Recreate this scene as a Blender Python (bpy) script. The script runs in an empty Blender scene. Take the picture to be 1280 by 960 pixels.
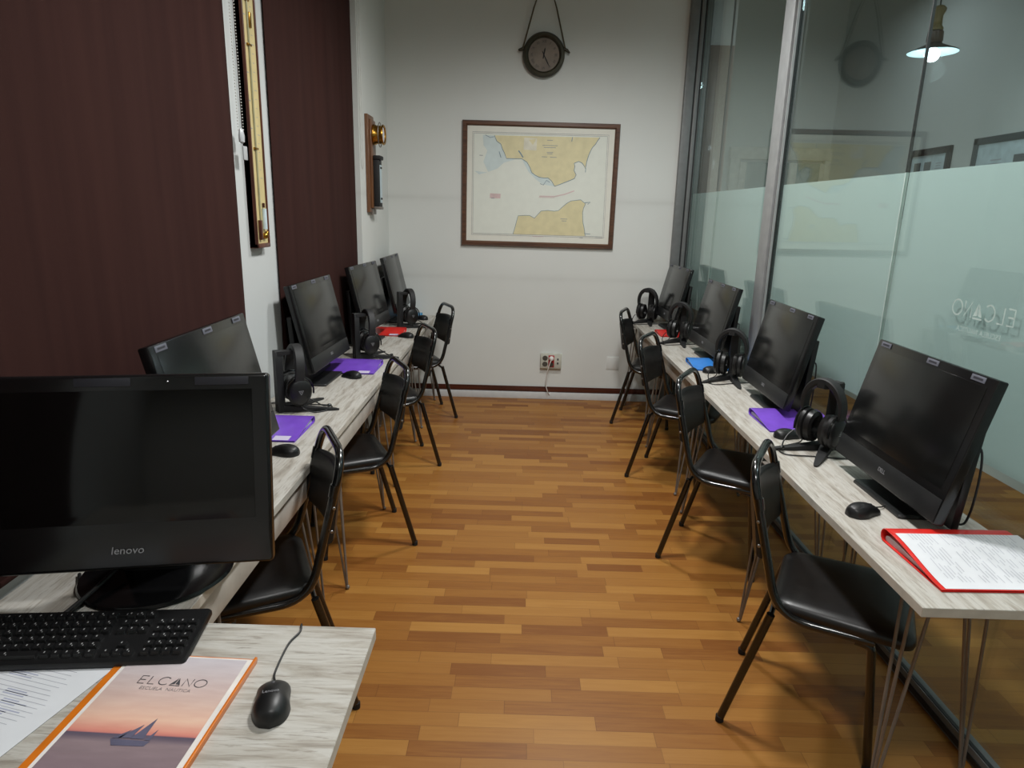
import bpy, bmesh, math, random
from math import sin, cos, pi, radians, sqrt, atan2
from mathutils import Vector, Matrix
random.seed(7)
COL = bpy.context.scene.collection
Z = 0.74                       # desk height

# ------------------------------------------------------------------ materials
def newmat(name):
    m = bpy.data.materials.new(name); m.use_nodes = True
    nt = m.node_tree; nt.nodes.clear()
    out = nt.nodes.new('ShaderNodeOutputMaterial')
    return m, nt, out
def N(nt, t, **kw):
    n = nt.nodes.new(t)
    for k, v in kw.items():
        if k.startswith('i_'):
            key = k[2:]; key = int(key) if key.isdigit() else key
            n.inputs[key].default_value = v
        else: setattr(n, k, v)
    return n
def L(nt, a, b): nt.links.new(a, b)
def lin(c):
    f = lambda v: v/12.92 if v <= .04045 else ((v+.055)/1.055)**2.4
    return (f(c[0]/255), f(c[1]/255), f(c[2]/255), 1)
def ramp(nt, stops, interp='LINEAR'):
    r = nt.nodes.new('ShaderNodeValToRGB'); e = r.color_ramp.elements
    while len(e) < len(stops): e.new(.5)
    for el, (p, c) in zip(e, stops): el.position = p; el.color = c
    r.color_ramp.interpolation = interp
    return r
def mat(name, rgb, rough=.5, metal=0, var=.06, scale=18, coat=0, bump=0, spec=.5, emit=None, estr=0, alpha=None):
    """plain surface with a faint procedural mottling"""
    m, nt, out = newmat(name)
    b = N(nt, 'ShaderNodeBsdfPrincipled'); L(nt, b.outputs[0], out.inputs[0])
    b.inputs['Roughness'].default_value = rough; b.inputs['Metallic'].default_value = metal
    b.inputs['Coat Weight'].default_value = coat; b.inputs['Coat Roughness'].default_value = .08
    b.inputs['Specular IOR Level'].default_value = spec
    tc = N(nt, 'ShaderNodeTexCoord')
    nz = N(nt, 'ShaderNodeTexNoise', i_Scale=scale, i_Detail=4.0); L(nt, tc.outputs['Object'], nz.inputs['Vector'])
    c = lin(rgb)
    lo = tuple(max(0, v*(1-var*2)) for v in c[:3])+(1,); hi = tuple(min(1, v*(1+var*2)) for v in c[:3])+(1,)
    r = ramp(nt, [(.3, lo), (.7, hi)]); L(nt, nz.outputs['Fac'], r.inputs[0]); L(nt, r.outputs[0], b.inputs['Base Color'])
    if bump:
        bp = N(nt, 'ShaderNodeBump', i_Strength=bump, i_Distance=.004); nz2 = N(nt, 'ShaderNodeTexNoise', i_Scale=scale*12)
        L(nt, tc.outputs['Object'], nz2.inputs['Vector']); L(nt, nz2.outputs['Fac'], bp.inputs['Height']); L(nt, bp.outputs[0], b.inputs['Normal'])
    if emit: b.inputs['Emission Color'].default_value = lin(emit); b.inputs['Emission Strength'].default_value = estr
    return m

def m_floor():
    m, nt, out = newmat('parquet')
    b = N(nt, 'ShaderNodeBsdfPrincipled', i_Roughness=.36); L(nt, b.outputs[0], out.inputs[0])
    b.inputs['Specular IOR Level'].default_value = .3
    g = N(nt, 'ShaderNodeNewGeometry'); s = N(nt, 'ShaderNodeSeparateXYZ'); L(nt, g.outputs['Position'], s.inputs[0])
    def ma(op, a, bb=None, c=None):
        n = N(nt, 'ShaderNodeMath', operation=op)
        for i, v in enumerate((a, bb, c)):
            if v is None: continue
            if isinstance(v, (int, float)): n.inputs[i].default_value = v
            else: L(nt, v, n.inputs[i])
        return n.outputs[0]
    yr = ma('DIVIDE', s.outputs['Y'], .0635); row = ma('FLOOR', yr); yf = ma('FRACT', yr)
    w1 = N(nt, 'ShaderNodeTexWhiteNoise', noise_dimensions='1D'); L(nt, row, w1.inputs['W'])
    xs = ma('ADD', ma('DIVIDE', s.outputs['X'], .80), ma('MULTIPLY', w1.outputs['Value'], 9.7))
    col = ma('FLOOR', xs); xf = ma('FRACT', xs)
    cm = N(nt, 'ShaderNodeCombineXYZ'); L(nt, row, cm.inputs[0]); L(nt, col, cm.inputs[1]); cm.inputs[2].default_value = 3.3
    w2 = N(nt, 'ShaderNodeTexWhiteNoise', noise_dimensions='3D'); L(nt, cm.outputs[0], w2.inputs['Vector'])
    split = ma('MULTIPLY_ADD', w2.outputs['Value'], .44, .28)
    sd = ma('GREATER_THAN', xf, split)
    cm2 = N(nt, 'ShaderNodeCombineXYZ'); L(nt, row, cm2.inputs[0]); L(nt, col, cm2.inputs[1]); L(nt, sd, cm2.inputs[2])
    w3 = N(nt, 'ShaderNodeTexWhiteNoise', noise_dimensions='3D'); L(nt, cm2.outputs[0], w3.inputs['Vector'])
    # grain, stretched along the strips
    vm = N(nt, 'ShaderNodeVectorMath', operation='MULTIPLY'); L(nt, g.outputs['Position'], vm.inputs[0]); vm.inputs[1].default_value = (3.2, 52, 1)
    va = N(nt, 'ShaderNodeVectorMath', operation='MULTIPLY_ADD'); L(nt, w3.outputs['Color'], va.inputs[0]); va.inputs[1].default_value = (30, 30, 30); L(nt, vm.outputs[0], va.inputs[2])
    nz = N(nt, 'ShaderNodeTexNoise', i_Scale=1.6, i_Detail=6.0, i_Roughness=.62, i_Distortion=.6); L(nt, va.outputs[0], nz.inputs['Vector'])
    r = ramp(nt, [(0, lin((124, 75, 30))), (.3, lin((143, 93, 39))), (.65, lin((154, 105, 47))), (1, lin((167, 118, 56)))])
    f = ma('ADD', ma('MULTIPLY', w3.outputs['Value'], .95), ma('MULTIPLY', ma('SUBTRACT', nz.outputs['Fac'], .5), .75))
    L(nt, f, r.inputs[0])
    # thin joints
    j1 = ma('LESS_THAN', yf, .035); j2 = ma('LESS_THAN', ma('ABSOLUTE', ma('SUBTRACT', xf, split)), .0018); j3 = ma('LESS_THAN', xf, .003)
    j = ma('MULTIPLY', ma('MAXIMUM', ma('MAXIMUM', j1, j2), j3), .38)
    mx = N(nt, 'ShaderNodeMix', data_type='RGBA'); L(nt, j, mx.inputs[0]); L(nt, r.outputs[0], mx.inputs[6]); mx.inputs[7].default_value = lin((84, 46, 18))
    L(nt, mx.outputs[2], b.inputs['Base Color'])
    rr = ma('MULTIPLY_ADD', nz.outputs['Fac'], .16, .33); L(nt, rr, b.inputs['Roughness'])
    return m

def m_desk(name, along='Y'):
    m, nt, out = newmat(name)
    b = N(nt, 'ShaderNodeBsdfPrincipled', i_Roughness=.42); L(nt, b.outputs[0], out.inputs[0])
    g = N(nt, 'ShaderNodeNewGeometry')
    def streak(sc, det, st, off=0):
        vm = N(nt, 'ShaderNodeVectorMath', operation='MULTIPLY_ADD'); L(nt, g.outputs['Position'], vm.inputs[0])
        a, c = st
        vm.inputs[1].default_value = (c, a, c) if along == 'Y' else (a, c, c); vm.inputs[2].default_value = (off, off*2, off)
        n = N(nt, 'ShaderNodeTexNoise', i_Scale=sc, i_Detail=det, i_Roughness=.65, i_Distortion=.5); L(nt, vm.outputs[0], n.inputs['Vector'])
        return n.outputs['Fac']
    a = streak(1.0, 6., (3.6, 34)); c = streak(1.0, 8., (12, 150), 5.1)
    r = ramp(nt, [(.28, lin((136, 128, 118))), (.44, lin((170, 164, 154))), (.56, lin((190, 187, 180))), (.72, lin((166, 160, 150)))])
    L(nt, a, r.inputs[0])
    r2 = ramp(nt, [(.36, (1, 1, 1, 1)), (.46, (0, 0, 0, 1))]); L(nt, c, r2.inputs[0])
    mx = N(nt, 'ShaderNodeMix', data_type='RGBA'); 
    ms = N(nt, 'ShaderNodeMath', operation='MULTIPLY', i_1=.62); L(nt, r2.outputs[0], ms.inputs[0]); L(nt, ms.outputs[0], mx.inputs[0])
    L(nt, r.outputs[0], mx.inputs[6]); mx.inputs[7].default_value = lin((128, 119, 108)); L(nt, mx.outputs[2], b.inputs['Base Color'])
    bp = N(nt, 'ShaderNodeBump', i_Strength=.12, i_Distance=.002); L(nt, c, bp.inputs['Height']); L(nt, bp.outputs[0], b.inputs['Normal'])
    return m

def m_wall(name, rgb, smudge=True):
    m, nt, out = newmat(name)
    b = N(nt, 'ShaderNodeBsdfPrincipled', i_Roughness=.85); L(nt, b.outputs[0], out.inputs[0])
    b.inputs['Specular IOR Level'].default_value = .25
    g = N(nt, 'ShaderNodeNewGeometry')
    n1 = N(nt, 'ShaderNodeTexNoise', i_Scale=1.3, i_Detail=5.0); L(nt, g.outputs['Position'], n1.inputs['Vector'])
    c = lin(rgb)
    r = ramp(nt, [(.3, tuple(v*.94 for v in c[:3])+(1,)), (.7, c)]); L(nt, n1.outputs['Fac'], r.inputs[0])
    src = r.outputs[0]
    if smudge:   # faint horizontal scuffs left by chair backs and furniture
        s = N(nt, 'ShaderNodeSeparateXYZ'); L(nt, g.outputs['Position'], s.inputs[0])
        nb = N(nt, 'ShaderNodeTexNoise', i_Scale=3.5, i_Detail=3.0); L(nt, g.outputs['Position'], nb.inputs['Vector'])
        acc = None
        for z0, wd in ((1.74, .02), (1.08, .025)):
            d = N(nt, 'ShaderNodeMath', operation='SUBTRACT', i_1=z0); L(nt, s.outputs['Z'], d.inputs[0])
            d2 = N(nt, 'ShaderNodeMath', operation='DIVIDE', i_1=wd); L(nt, d.outputs[0], d2.inputs[0])
            p = N(nt, 'ShaderNodeMath', operation='POWER', i_1=2.0); L(nt, d2.outputs[0], p.inputs[0])
            q = N(nt, 'ShaderNodeMath', operation='ADD', i_1=1.0); L(nt, p.outputs[0], q.inputs[0])
            iv = N(nt, 'ShaderNodeMath', operation='DIVIDE', i_0=.30); L(nt, q.outputs[0], iv.inputs[1])
            mm = N(nt, 'ShaderNodeMath', operation='MULTIPLY'); L(nt, iv.outputs[0], mm.inputs[0]); L(nt, nb.outputs['Fac'], mm.inputs[1])
            if acc is None: acc = mm
            else:
                ad = N(nt, 'ShaderNodeMath', operation='ADD'); L(nt, acc.outputs[0], ad.inputs[0]); L(nt, mm.outputs[0], ad.inputs[1]); acc = ad
        mx = N(nt, 'ShaderNodeMix', data_type='RGBA'); L(nt, acc.outputs[0], mx.inputs[0]); L(nt, src, mx.inputs[6]); mx.inputs[7].default_value = lin((150, 148, 142))
        src = mx.outputs[2]
    L(nt, src, b.inputs['Base Color'])
    bp = N(nt, 'ShaderNodeBump', i_Strength=.08, i_Distance=.003); n2 = N(nt, 'ShaderNodeTexNoise', i_Scale=60.0); L(nt, g.outputs['Position'], n2.inputs['Vector'])
    L(nt, n2.outputs['Fac'], bp.inputs['Height']); L(nt, bp.outputs[0], b.inputs['Normal'])
    return m

def m_blind():
    m, nt, out = newmat('blind_fabric')
    b = N(nt, 'ShaderNodeBsdfPrincipled', i_Roughness=.9); L(nt, b.outputs[0], out.inputs[0])
    b.inputs['Specular IOR Level'].default_value = .12
    g = N(nt, 'ShaderNodeNewGeometry')
    vm = N(nt, 'ShaderNodeVectorMath', operation='MULTIPLY'); L(nt, g.outputs['Position'], vm.inputs[0]); vm.inputs[1].default_value = (1, 9, .5)
    n = N(nt, 'ShaderNodeTexNoise', i_Scale=1.6, i_Detail=3.0); L(nt, vm.outputs[0], n.inputs['Vector'])
    r = ramp(nt, [(.3, lin((47, 26, 23))), (.7, lin((55, 32, 28)))]); L(nt, n.outputs['Fac'], r.inputs[0]); L(nt, r.outputs[0], b.inputs['Base Color'])
    w = N(nt, 'ShaderNodeTexNoise', i_Scale=420.0); L(nt, g.outputs['Position'], w.inputs['Vector'])
    bp = N(nt, 'ShaderNodeBump', i_Strength=.15, i_Distance=.001); L(nt, w.outputs['Fac'], bp.inputs['Height']); L(nt, bp.outputs[0], b.inputs['Normal'])
    return m

def m_glass(name, tint, ior=1.5, refl=1.0):
    m, nt, out = newmat(name)
    t = N(nt, 'ShaderNodeBsdfTransparent'); 
    g = N(nt, 'ShaderNodeNewGeometry'); nz = N(nt, 'ShaderNodeTexNoise', i_Scale=.6); L(nt, g.outputs['Position'], nz.inputs['Vector'])
    r = ramp(nt, [(.3, tuple(v*.985 for v in tint)+(1,)), (.7, tuple(tint)+(1,))]); L(nt, nz.outputs['Fac'], r.inputs[0]); L(nt, r.outputs[0], t.inputs['Color'])
    gl = N(nt, 'ShaderNodeBsdfGlossy', i_Roughness=.01); gl.inputs['Color'].default_value = (.92, 1, .97, 1)
    dt = N(nt, 'ShaderNodeVectorMath', operation='DOT_PRODUCT'); L(nt, g.outputs['Incoming'], dt.inputs[0]); L(nt, g.outputs['Normal'], dt.inputs[1])
    ab = N(nt, 'ShaderNodeMath', operation='ABSOLUTE'); L(nt, dt.outputs['Value'], ab.inputs[0])
    om = N(nt, 'ShaderNodeMath', operation='SUBTRACT', i_0=1.0, use_clamp=True); L(nt, ab.outputs[0], om.inputs[1])
    pw = N(nt, 'ShaderNodeMath', operation='POWER', i_1=5.0); L(nt, om.outputs[0], pw.inputs[0])
    f = N(nt, 'ShaderNodeMath', operation='MULTIPLY_ADD', i_1=.96, i_2=.04); L(nt, pw.outputs[0], f.inputs[0])
    mu = N(nt, 'ShaderNodeMath', operation='MULTIPLY', i_1=refl, use_clamp=True); L(nt, f.outputs[0], mu.inputs[0])
    mx = N(nt, 'ShaderNodeMixShader'); L(nt, mu.outputs[0], mx.inputs[0]); L(nt, t.outputs[0], mx.inputs[1]); L(nt, gl.outputs[0], mx.inputs[2])
    L(nt, mx.outputs[0], out.inputs[0])
    return m

def m_frost():
    m, nt, out = newmat('frosted_film')
    g = N(nt, 'ShaderNodeNewGeometry'); nz = N(nt, 'ShaderNodeTexNoise', i_Scale=.9, i_Detail=2.0); L(nt, g.outputs['Position'], nz.inputs['Vector'])
    r = ramp(nt, [(.3, lin((208, 220, 217))), (.7, lin((214, 225, 222)))]); L(nt, nz.outputs['Fac'], r.inputs[0])
    d = N(nt, 'ShaderNodeBsdfDiffuse'); t = N(nt, 'ShaderNodeBsdfTranslucent')
    L(nt, r.outputs[0], d.inputs[0]); L(nt, r.outputs[0], t.inputs[0])
    mx = N(nt, 'ShaderNodeMixShader', i_0=.5); L(nt, d.outputs[0], mx.inputs[1]); L(nt, t.outputs[0], mx.inputs[2])
    L(nt, mx.outputs[0], out.inputs[0])
    return m

def m_sunset():
    """printed sunset: runs down the local Y of the cover"""
    m, nt, out = newmat('cover_print')
    b = N(nt, 'ShaderNodeBsdfPrincipled', i_Roughness=.3); L(nt, b.outputs[0], out.inputs[0]); b.inputs['Coat Weight'].default_value = .5; b.inputs['Coat Roughness'].default_value = .12
    tc = N(nt, 'ShaderNodeTexCoord'); s = N(nt, 'ShaderNodeSeparateXYZ'); L(nt, tc.outputs['Object'], s.inputs[0])
    mr = N(nt, 'ShaderNodeMapRange', i_1=.17, i_2=-.17); L(nt, s.outputs['Y'], mr.inputs[0])
    r = ramp(nt, [(0, lin((196, 190, 196))), (.16, lin((200, 186, 186))), (.36, lin((206, 178, 168))), (.52, lin((224, 182, 160))), (.60, lin((212, 140, 124))), (.618, lin((198, 124, 116))), (.625, lin((92, 84, 100))), (.645, lin((104, 92, 104))), (.68, lin((140, 122, 126))), (1, lin((120, 102, 110)))])  # upper stops paled to carry the haze and shine on the cover
    nz = N(nt, 'ShaderNodeTexNoise', i_Scale=40.0, i_Detail=3.0)
    vm = N(nt, 'ShaderNodeVectorMath', operation='MULTIPLY'); L(nt, tc.outputs['Object'], vm.inputs[0]); vm.inputs[1].default_value = (.4, 2.2, 1); L(nt, vm.outputs[0], nz.inputs['Vector'])
    L(nt, mr.outputs[0], r.inputs[0])
    mx = N(nt, 'ShaderNodeMix', data_type='RGBA', blend_type='OVERLAY'); mx.inputs[0].default_value = .18; L(nt, r.outputs[0], mx.inputs[6]); L(nt, nz.outputs['Fac'], mx.inputs[7])
    L(nt, mx.outputs[2], b.inputs['Base Color'])
    return m

def m_wood(name, a, bcol, rough=.4, axis='Z', sc=1.0):
    m, nt, out = newmat(name)
    b = N(nt, 'ShaderNodeBsdfPrincipled', i_Roughness=rough); L(nt, b.outputs[0], out.inputs[0]); b.inputs['Coat Weight'].default_value = .15
    tc = N(nt, 'ShaderNodeTexCoord'); vm = N(nt, 'ShaderNodeVectorMath', operation='MULTIPLY'); L(nt, tc.outputs['Object'], vm.inputs[0])
    vm.inputs[1].default_value = {'X': (2, 30, 30), 'Y': (30, 2, 30), 'Z': (30, 30, 2)}[axis]
    n = N(nt, 'ShaderNodeTexNoise', i_Scale=1.5*sc, i_Detail=5.0, i_Distortion=.7); L(nt, vm.outputs[0], n.inputs['Vector'])
    r = ramp(nt, [(.3, lin(a)), (.7, lin(bcol))]); L(nt, n.outputs['Fac'], r.inputs[0]); L(nt, r.outputs[0], b.inputs['Base Color'])
    return m

M = dict(
 wall_l=m_wall('dimmed_wall_plaster', (188, 191, 190), False), floor=m_floor(), desk=m_desk('whitewashed_wood'), desk_x=m_desk('whitewashed_wood_cross', 'X'),  # wall_l: wall plaster coloured darker to stand in for weaker light
 desk_edge=mat('desk_edge_band', (190, 186, 176), .5, var=.05), apron=mat('apron_board', (186, 182, 174), .55, var=.05),
 wall=m_wall('wall_plaster', (214, 216, 212)), wall2=m_wall('far_room_plaster', (196, 200, 198), False), ceil=m_wall('ceiling_plaster', (214, 211, 196), False),
 blind=m_blind(), glass=m_glass('clear_glass', (.915, .960, .952), 1.5, 1.25), frost=m_frost(), seamp=mat('seam_pale', (176, 190, 184), .5), etch=mat('etched_white', (168, 184, 178), .6),
 alu=mat('brushed_aluminium', (146, 148, 148), .45, .25, .04), aludark=mat('dark_gasket', (34, 36, 36), .5), alum=mat('satin_aluminium', (116, 118, 118), .45, .25, .04),
 skirt=m_wood('mahogany_skirting', (62, 28, 20), (88, 42, 28), .35, 'X'), white=mat('white_paint', (202, 204, 204), .5, var=.02),
 black=mat('black_plastic', (17, 17, 18), .42, var=.1, bump=.02), blackg=mat('gloss_black', (12, 12, 13), .16, var=.05), blackm=mat('matte_black', (24, 24, 25), .62, var=.1),
 screenf=mat('dark_screen_glass', (11, 11, 11), .10, var=.05, spec=.35), screen=mat('screen_glass', (17, 18, 18), .20, var=.05, spec=.6), sat=mat('satin_dark', (30, 31, 32), .38, var=.08), bezel=mat('bezel_black', (18, 18, 19), .22, var=.05),
 vinyl=mat('black_vinyl', (21, 20, 20), .36, var=.12, bump=.05, scale=30), tube=mat('black_enamel', (12, 12, 12), .22, var=.05, coat=.5), pad=mat('back_pad_vinyl', (27, 27, 27), .45, var=.12, bump=.05, scale=30),
 steel=mat('hairpin_steel', (128, 122, 116), .42, .45, .05), chrome=mat('chrome', (200, 200, 200), .2, 1.0, .02), rivet=mat('rivet', (150, 150, 150), .3, .9, .02),
 rubber=mat('rubber', (14, 14, 14), .7), cable=mat('cable_black', (14, 14, 15), .5),
 purple=mat('purple_plastic', (116, 74, 190), .3, coat=.3, var=.05), purple_d=mat('purple_inside', (66, 38, 128), .4), red=mat('red_plastic', (216, 44, 38), .3, coat=.3, var=.04), red_d=mat('red_inside', (150, 28, 36), .4),
 blue=mat('blue_plastic', (56, 128, 208), .3, coat=.3, var=.04), blue_d=mat('blue_inside', (52, 54, 140), .4), teal=mat('light_blue_plastic', (40, 140, 190), .3, coat=.3), teal_d=mat('light_blue_inside', (30, 90, 130), .4),
 paper=mat('paper', (214, 216, 220), .7, var=.015), inkl=mat('faint_ink', (184, 186, 194), .8), ink=mat('grey_ink', (172, 174, 182), .8), ink_b=mat('blue_grey_ink', (166, 170, 190), .8), inkm=mat('mid_ink', (136, 124, 124), .7), inkd=mat('dark_ink', (62, 60, 64), .7),
 orange=mat('orange_plastic', (206, 112, 28), .32, coat=.3, var=.05), label=mat('white_label', (198, 190, 214), .5, var=.02), sticker=mat('grey_sticker', (92, 94, 104), .6), stickerd=mat('dark_sticker', (38, 38, 46), .6), logo=mat('silver_print', (160, 160, 164), .35, .4),
 sunset=m_sunset(), sail=mat('sail_print', (92, 90, 110), .4), cover_edge=mat('plastic_cover_edge', (226, 220, 214), .25),
 key=mat('keycap', (20, 20, 21), .42, var=.1), kleg=mat('key_legend', (136, 136, 136), .6),
 oldglass=mat('tube_glass', (150, 146, 116), .2), brass=mat('brass', (176, 132, 56), .25, 1.0, .05), cream=mat('cream_scale', (192, 176, 126), .5, var=.04), mahog=m_wood('mahogany_case', (60, 30, 22), (96, 52, 36), .35, 'Z'), plaq=m_wood('plaque_wood', (92, 60, 40), (124, 84, 54), .4, 'Z'),
 frame=m_wood('chart_frame_wood', (66, 42, 30), (98, 64, 44), .35, 'X'), sea=mat('chart_sea', (216, 219, 209), .5, var=.01), shallow=mat('chart_shallows', (196, 208, 207), .5, var=.02), land=mat('chart_land', (211, 201, 160), .5, var=.03), coast=mat('chart_coast', (116, 138, 150), .5), line=mat('chart_line', (142, 146, 150), .6), pink=mat('chart_pink', (206, 182, 180), .6), mat_board=mat('chart_margin', (218, 217, 206), .6, var=.01), chart_l=mat('chart_inset', (212, 208, 190), .6),
 clockrim=mat('bronze_rim', (60, 57, 44), .45, .4, .1), clockface=mat('aged_dial', (124, 112, 100), .6, var=.12, scale=9), rope=mat('rope', (84, 74, 52), .8, var=.15, scale=90),
 socket=mat('socket_ivory', (188, 188, 176), .45), socket_d=mat('socket_shadow', (72, 68, 60), .6), redsock=mat('red_socket', (170, 30, 40), .4), plug=mat('white_plug', (214, 210, 206), .45),
 lampb=mat('porcelain_brown', (74, 54, 40), .35), lampy=mat('lamp_collar', (120, 104, 60), .45), shade=mat('enamel_shade_top', (58, 56, 52), .4), shadein=mat('enamel_shade_inside', (150, 172, 174), .4),
 bulb=mat('bulb_glow', (255, 255, 255), .3, emit=(225, 242, 255), estr=7), bead=mat('white_bead', (206, 204, 198), .4), clear=mat('clear_weight', (176, 178, 180), .2),
 browndoor=m_wood('brown_panel', (104, 82, 70), (122, 98, 84), .6, 'Z'), beam=m_wood('dark_beam', (58, 44, 36), (80, 62, 50), .6, 'X'), doorwhite=mat('door_frame_paint', (198, 196, 186), .5), doorglass=mat('door_pane', (120, 138, 138), .25), pale=mat('pale_pane', (190, 206, 212), .4), photoink=mat('photo_grey', (96, 100, 102), .6), framek=mat('black_frame', (34, 30, 28), .4), frameg=mat('grey_frame', (70, 76, 78), .4),
 slot=mat('scroll_grey', (70, 70, 72), .5))

# ------------------------------------------------------------------ mesh builder
class B:
    def __init__(s): s.v = []; s.f = []; s.m = []
    def raw(s, vs, fs, m=0, X=None):
        o = len(s.v)
        for v in vs:
            v = Vector(v); s.v.append(X @ v if X else v)
        for f in fs: s.f.append([i+o for i in f]); s.m.append(m)
        return s
    def box(s, c, d, m=0, bev=0, X=None, seg=2):
        bm = bmesh.new(); bmesh.ops.create_cube(bm, size=1)
        for v in bm.verts: v.co = Vector((v.co.x*d[0]+c[0], v.co.y*d[1]+c[1], v.co.z*d[2]+c[2]))
        if bev: bmesh.ops.bevel(bm, geom=bm.edges[:], offset=min(bev, min(d)*.49), segments=seg, affect='EDGES', profile=.5)
        bm.verts.ensure_lookup_table(); bm.verts.index_update()
        s.raw([v.co.copy() for v in bm.verts], [[v.index for v in f.verts] for f in bm.faces], m, X); bm.free(); return s
    def loft(s, loops, m=0, X=None, cap=True, closed=True):
        n = len(loops[0]); vs = [p for l in loops for p in l]; fs = []
        for i in range(len(loops)-1):
            for j in range(n if closed else n-1):
                k = (j+1) % n; fs.append([i*n+j, i*n+k, (i+1)*n+k, (i+1)*n+j])
        if cap: fs.append(list(range(n))[::-1]); fs.append([(len(loops)-1)*n+j for j in range(n)])
        return s.raw(vs, fs, m, X)
    def tube(s, pts, r, m=0, seg=10, X=None, closed=False, flat=None):
        pts = [Vector(p) for p in pts]; n = len(pts)
        rs = r if isinstance(r, (list, tuple)) else [r]*n
        T = []
        for i in range(n):
            a = pts[(i-1) % n] if (closed or i > 0) else pts[i]; b = pts[(i+1) % n] if (closed or i < n-1) else pts[i]
            T.append((b-a).normalized())
        u = T[0].orthogonal().normalized(); loops = []
        for i in range(n):
            u = (u - T[i]*u.dot(T[i])); u = u.normalized() if u.length > 1e-6 else T[i].orthogonal().normalized()
            w = T[i].cross(u)
            loops.append([pts[i]+(u*cos(2*pi*k/seg)+w*sin(2*pi*k/seg))*rs[i] for k in range(seg)])
        if closed: loops.append(loops[0]); return s.loft(loops, m, X, cap=False)
        return s.loft(loops, m, X)
    def ribbon(s, pts, w, t, side, m=0, X=None):
        """flat bar along pts; side = width direction"""
        pts = [Vector(p) for p in pts]; n = len(pts); side = Vector(side).normalized(); loops = []
        ws = w if isinstance(w, (list, tuple)) else [w]*n; ts = t if isinstance(t, (list, tuple)) else [t]*n
        for i in range(n):
            d = (pts[min(i+1, n-1)]-pts[max(i-1, 0)]).normalized(); nn = d.cross(side).normalized()
            a, b = side*ws[i]/2, nn*ts[i]/2
            c = .35
            loops.append([pts[i]+a*x+b*y for x, y in ((1, 1-c), (1-c*ts[i]/ws[i], 1), (-1+c*ts[i]/ws[i], 1), (-1, 1-c), (-1, -1+c), (-1+c*ts[i]/ws[i], -1), (1-c*ts[i]/ws[i], -1), (1, -1+c))])
        return s.loft(loops, m, X)
    def lathe(s, prof, m=0, X=None, seg=32, cap=True):
        return s.loft([[(r*cos(2*pi*k/seg), r*sin(2*pi*k/seg), z) for k in range(seg)] for r, z in prof], m, X, cap)
    def prism(s, poly, z0, z1, m=0, X=None):
        return s.loft([[(x, y, z0) for x, y in poly], [(x, y, z1) for x, y in poly]], m, X)
    def quad(s, x0, y0, x1, y1, z, m=0, X=None):
        return s.raw([(x0, y0, z), (x1, y0, z), (x1, y1, z), (x0, y1, z)], [[0, 1, 2, 3]], m, X)
    def stroke(s, pts, w, z, m=0, X=None, closed=False):
        """flat pen line in the XY plane"""
        pts = [Vector((p[0], p[1])) for p in pts]; n = len(pts)
        vs = []
        for i in range(n):
            a = pts[(i-1) % n] if (closed or i) else pts[i]; b = pts[(i+1) % n] if (closed or i < n-1) else pts[i]
            d = (b-a); d = d.normalized() if d.length > 1e-9 else Vector((1, 0)); nn = Vector((-d.y, d.x))*w/2
            vs += [(pts[i].x+nn.x, pts[i].y+nn.y, z), (pts[i].x-nn.x, pts[i].y-nn.y, z)]
        fs = [[2*i, 2*i+1, 2*((i+1) % n)+1, 2*((i+1) % n)] for i in range(n if closed else n-1)]
        return s.raw(vs, fs, m, X)
    def ball(s, c, r, m=0, seg=12, X=None, sc=(1, 1, 1)):
        n = seg//2
        return s.loft([[(c[0]+r*sc[0]*max(.02, sin(pi*i/n))*cos(2*pi*k/seg), c[1]+r*sc[1]*max(.02, sin(pi*i/n))*sin(2*pi*k/seg), c[2]-r*sc[2]*cos(pi*i/n)) for k in range(seg)] for i in range(n+1)], m, X)
    def build(s, name, mats, parent=None, smooth=True, angle=40):
        me = bpy.data.meshes.new(name); me.from_pydata([tuple(v) for v in s.v], [], s.f)
        if not isinstance(mats, (list, tuple)): mats = [mats]
        for x in mats: me.materials.append(M[x])
        for p, mi in zip(me.polygons, s.m): p.material_index = mi; p.use_smooth = smooth
        me.validate(); me.update()
        bm = bmesh.new(); bm.from_mesh(me); bmesh.ops.recalc_face_normals(bm, faces=bm.faces[:]); bm.to_mesh(me); bm.free()
        if smooth:
            try: me.set_sharp_from_angle(angle=radians(angle))
            except Exception: pass
        o = bpy.data.objects.new(name, me); COL.objects.link(o); o.parent = parent
        return o
def fillet(pts, r, n=6):
    pts = [Vector(p) for p in pts]; out = [pts[0]]
    for i in range(1, len(pts)-1):
        a, b, c = pts[i-1], pts[i], pts[i+1]; rr = r[i-1] if isinstance(r, (list, tuple)) else r
        d1 = (a-b); d2 = (c-b); k = min(rr, d1.length*.49, d2.length*.49)
        p, q = b+d1.normalized()*k, b+d2.normalized()*k
        for j in range(n+1):
            t = j/n; out.append(p*(1-t)**2+b*2*t*(1-t)+q*t*t)
    out.append(pts[-1]); return out
def smoothpath(pts, n=6):
    pts = [Vector(p) for p in pts]; out = []
    for i in range(len(pts)-1):
        p0, p1, p2, p3 = pts[max(i-1, 0)], pts[i], pts[i+1], pts[min(i+2, len(pts)-1)]
        for j in range(n):
            t = j/n
            out.append(.5*((2*p1)+(p2-p0)*t+(2*p0-5*p1+4*p2-p3)*t*t+(3*p1-p0-3*p2+p3)*t**3))
    out.append(pts[-1]); return out
def rrect(w, h, r, n=5):
    out = []
    for cx, cy, a0 in ((w/2-r, h/2-r, 0), (-w/2+r, h/2-r, 90), (-w/2+r, -h/2+r, 180), (w/2-r, -h/2+r, 270)):
        for k in range(n+1):
            a = radians(a0+90*k/n); out.append((cx+r*cos(a), cy+r*sin(a)))
    return out
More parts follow.
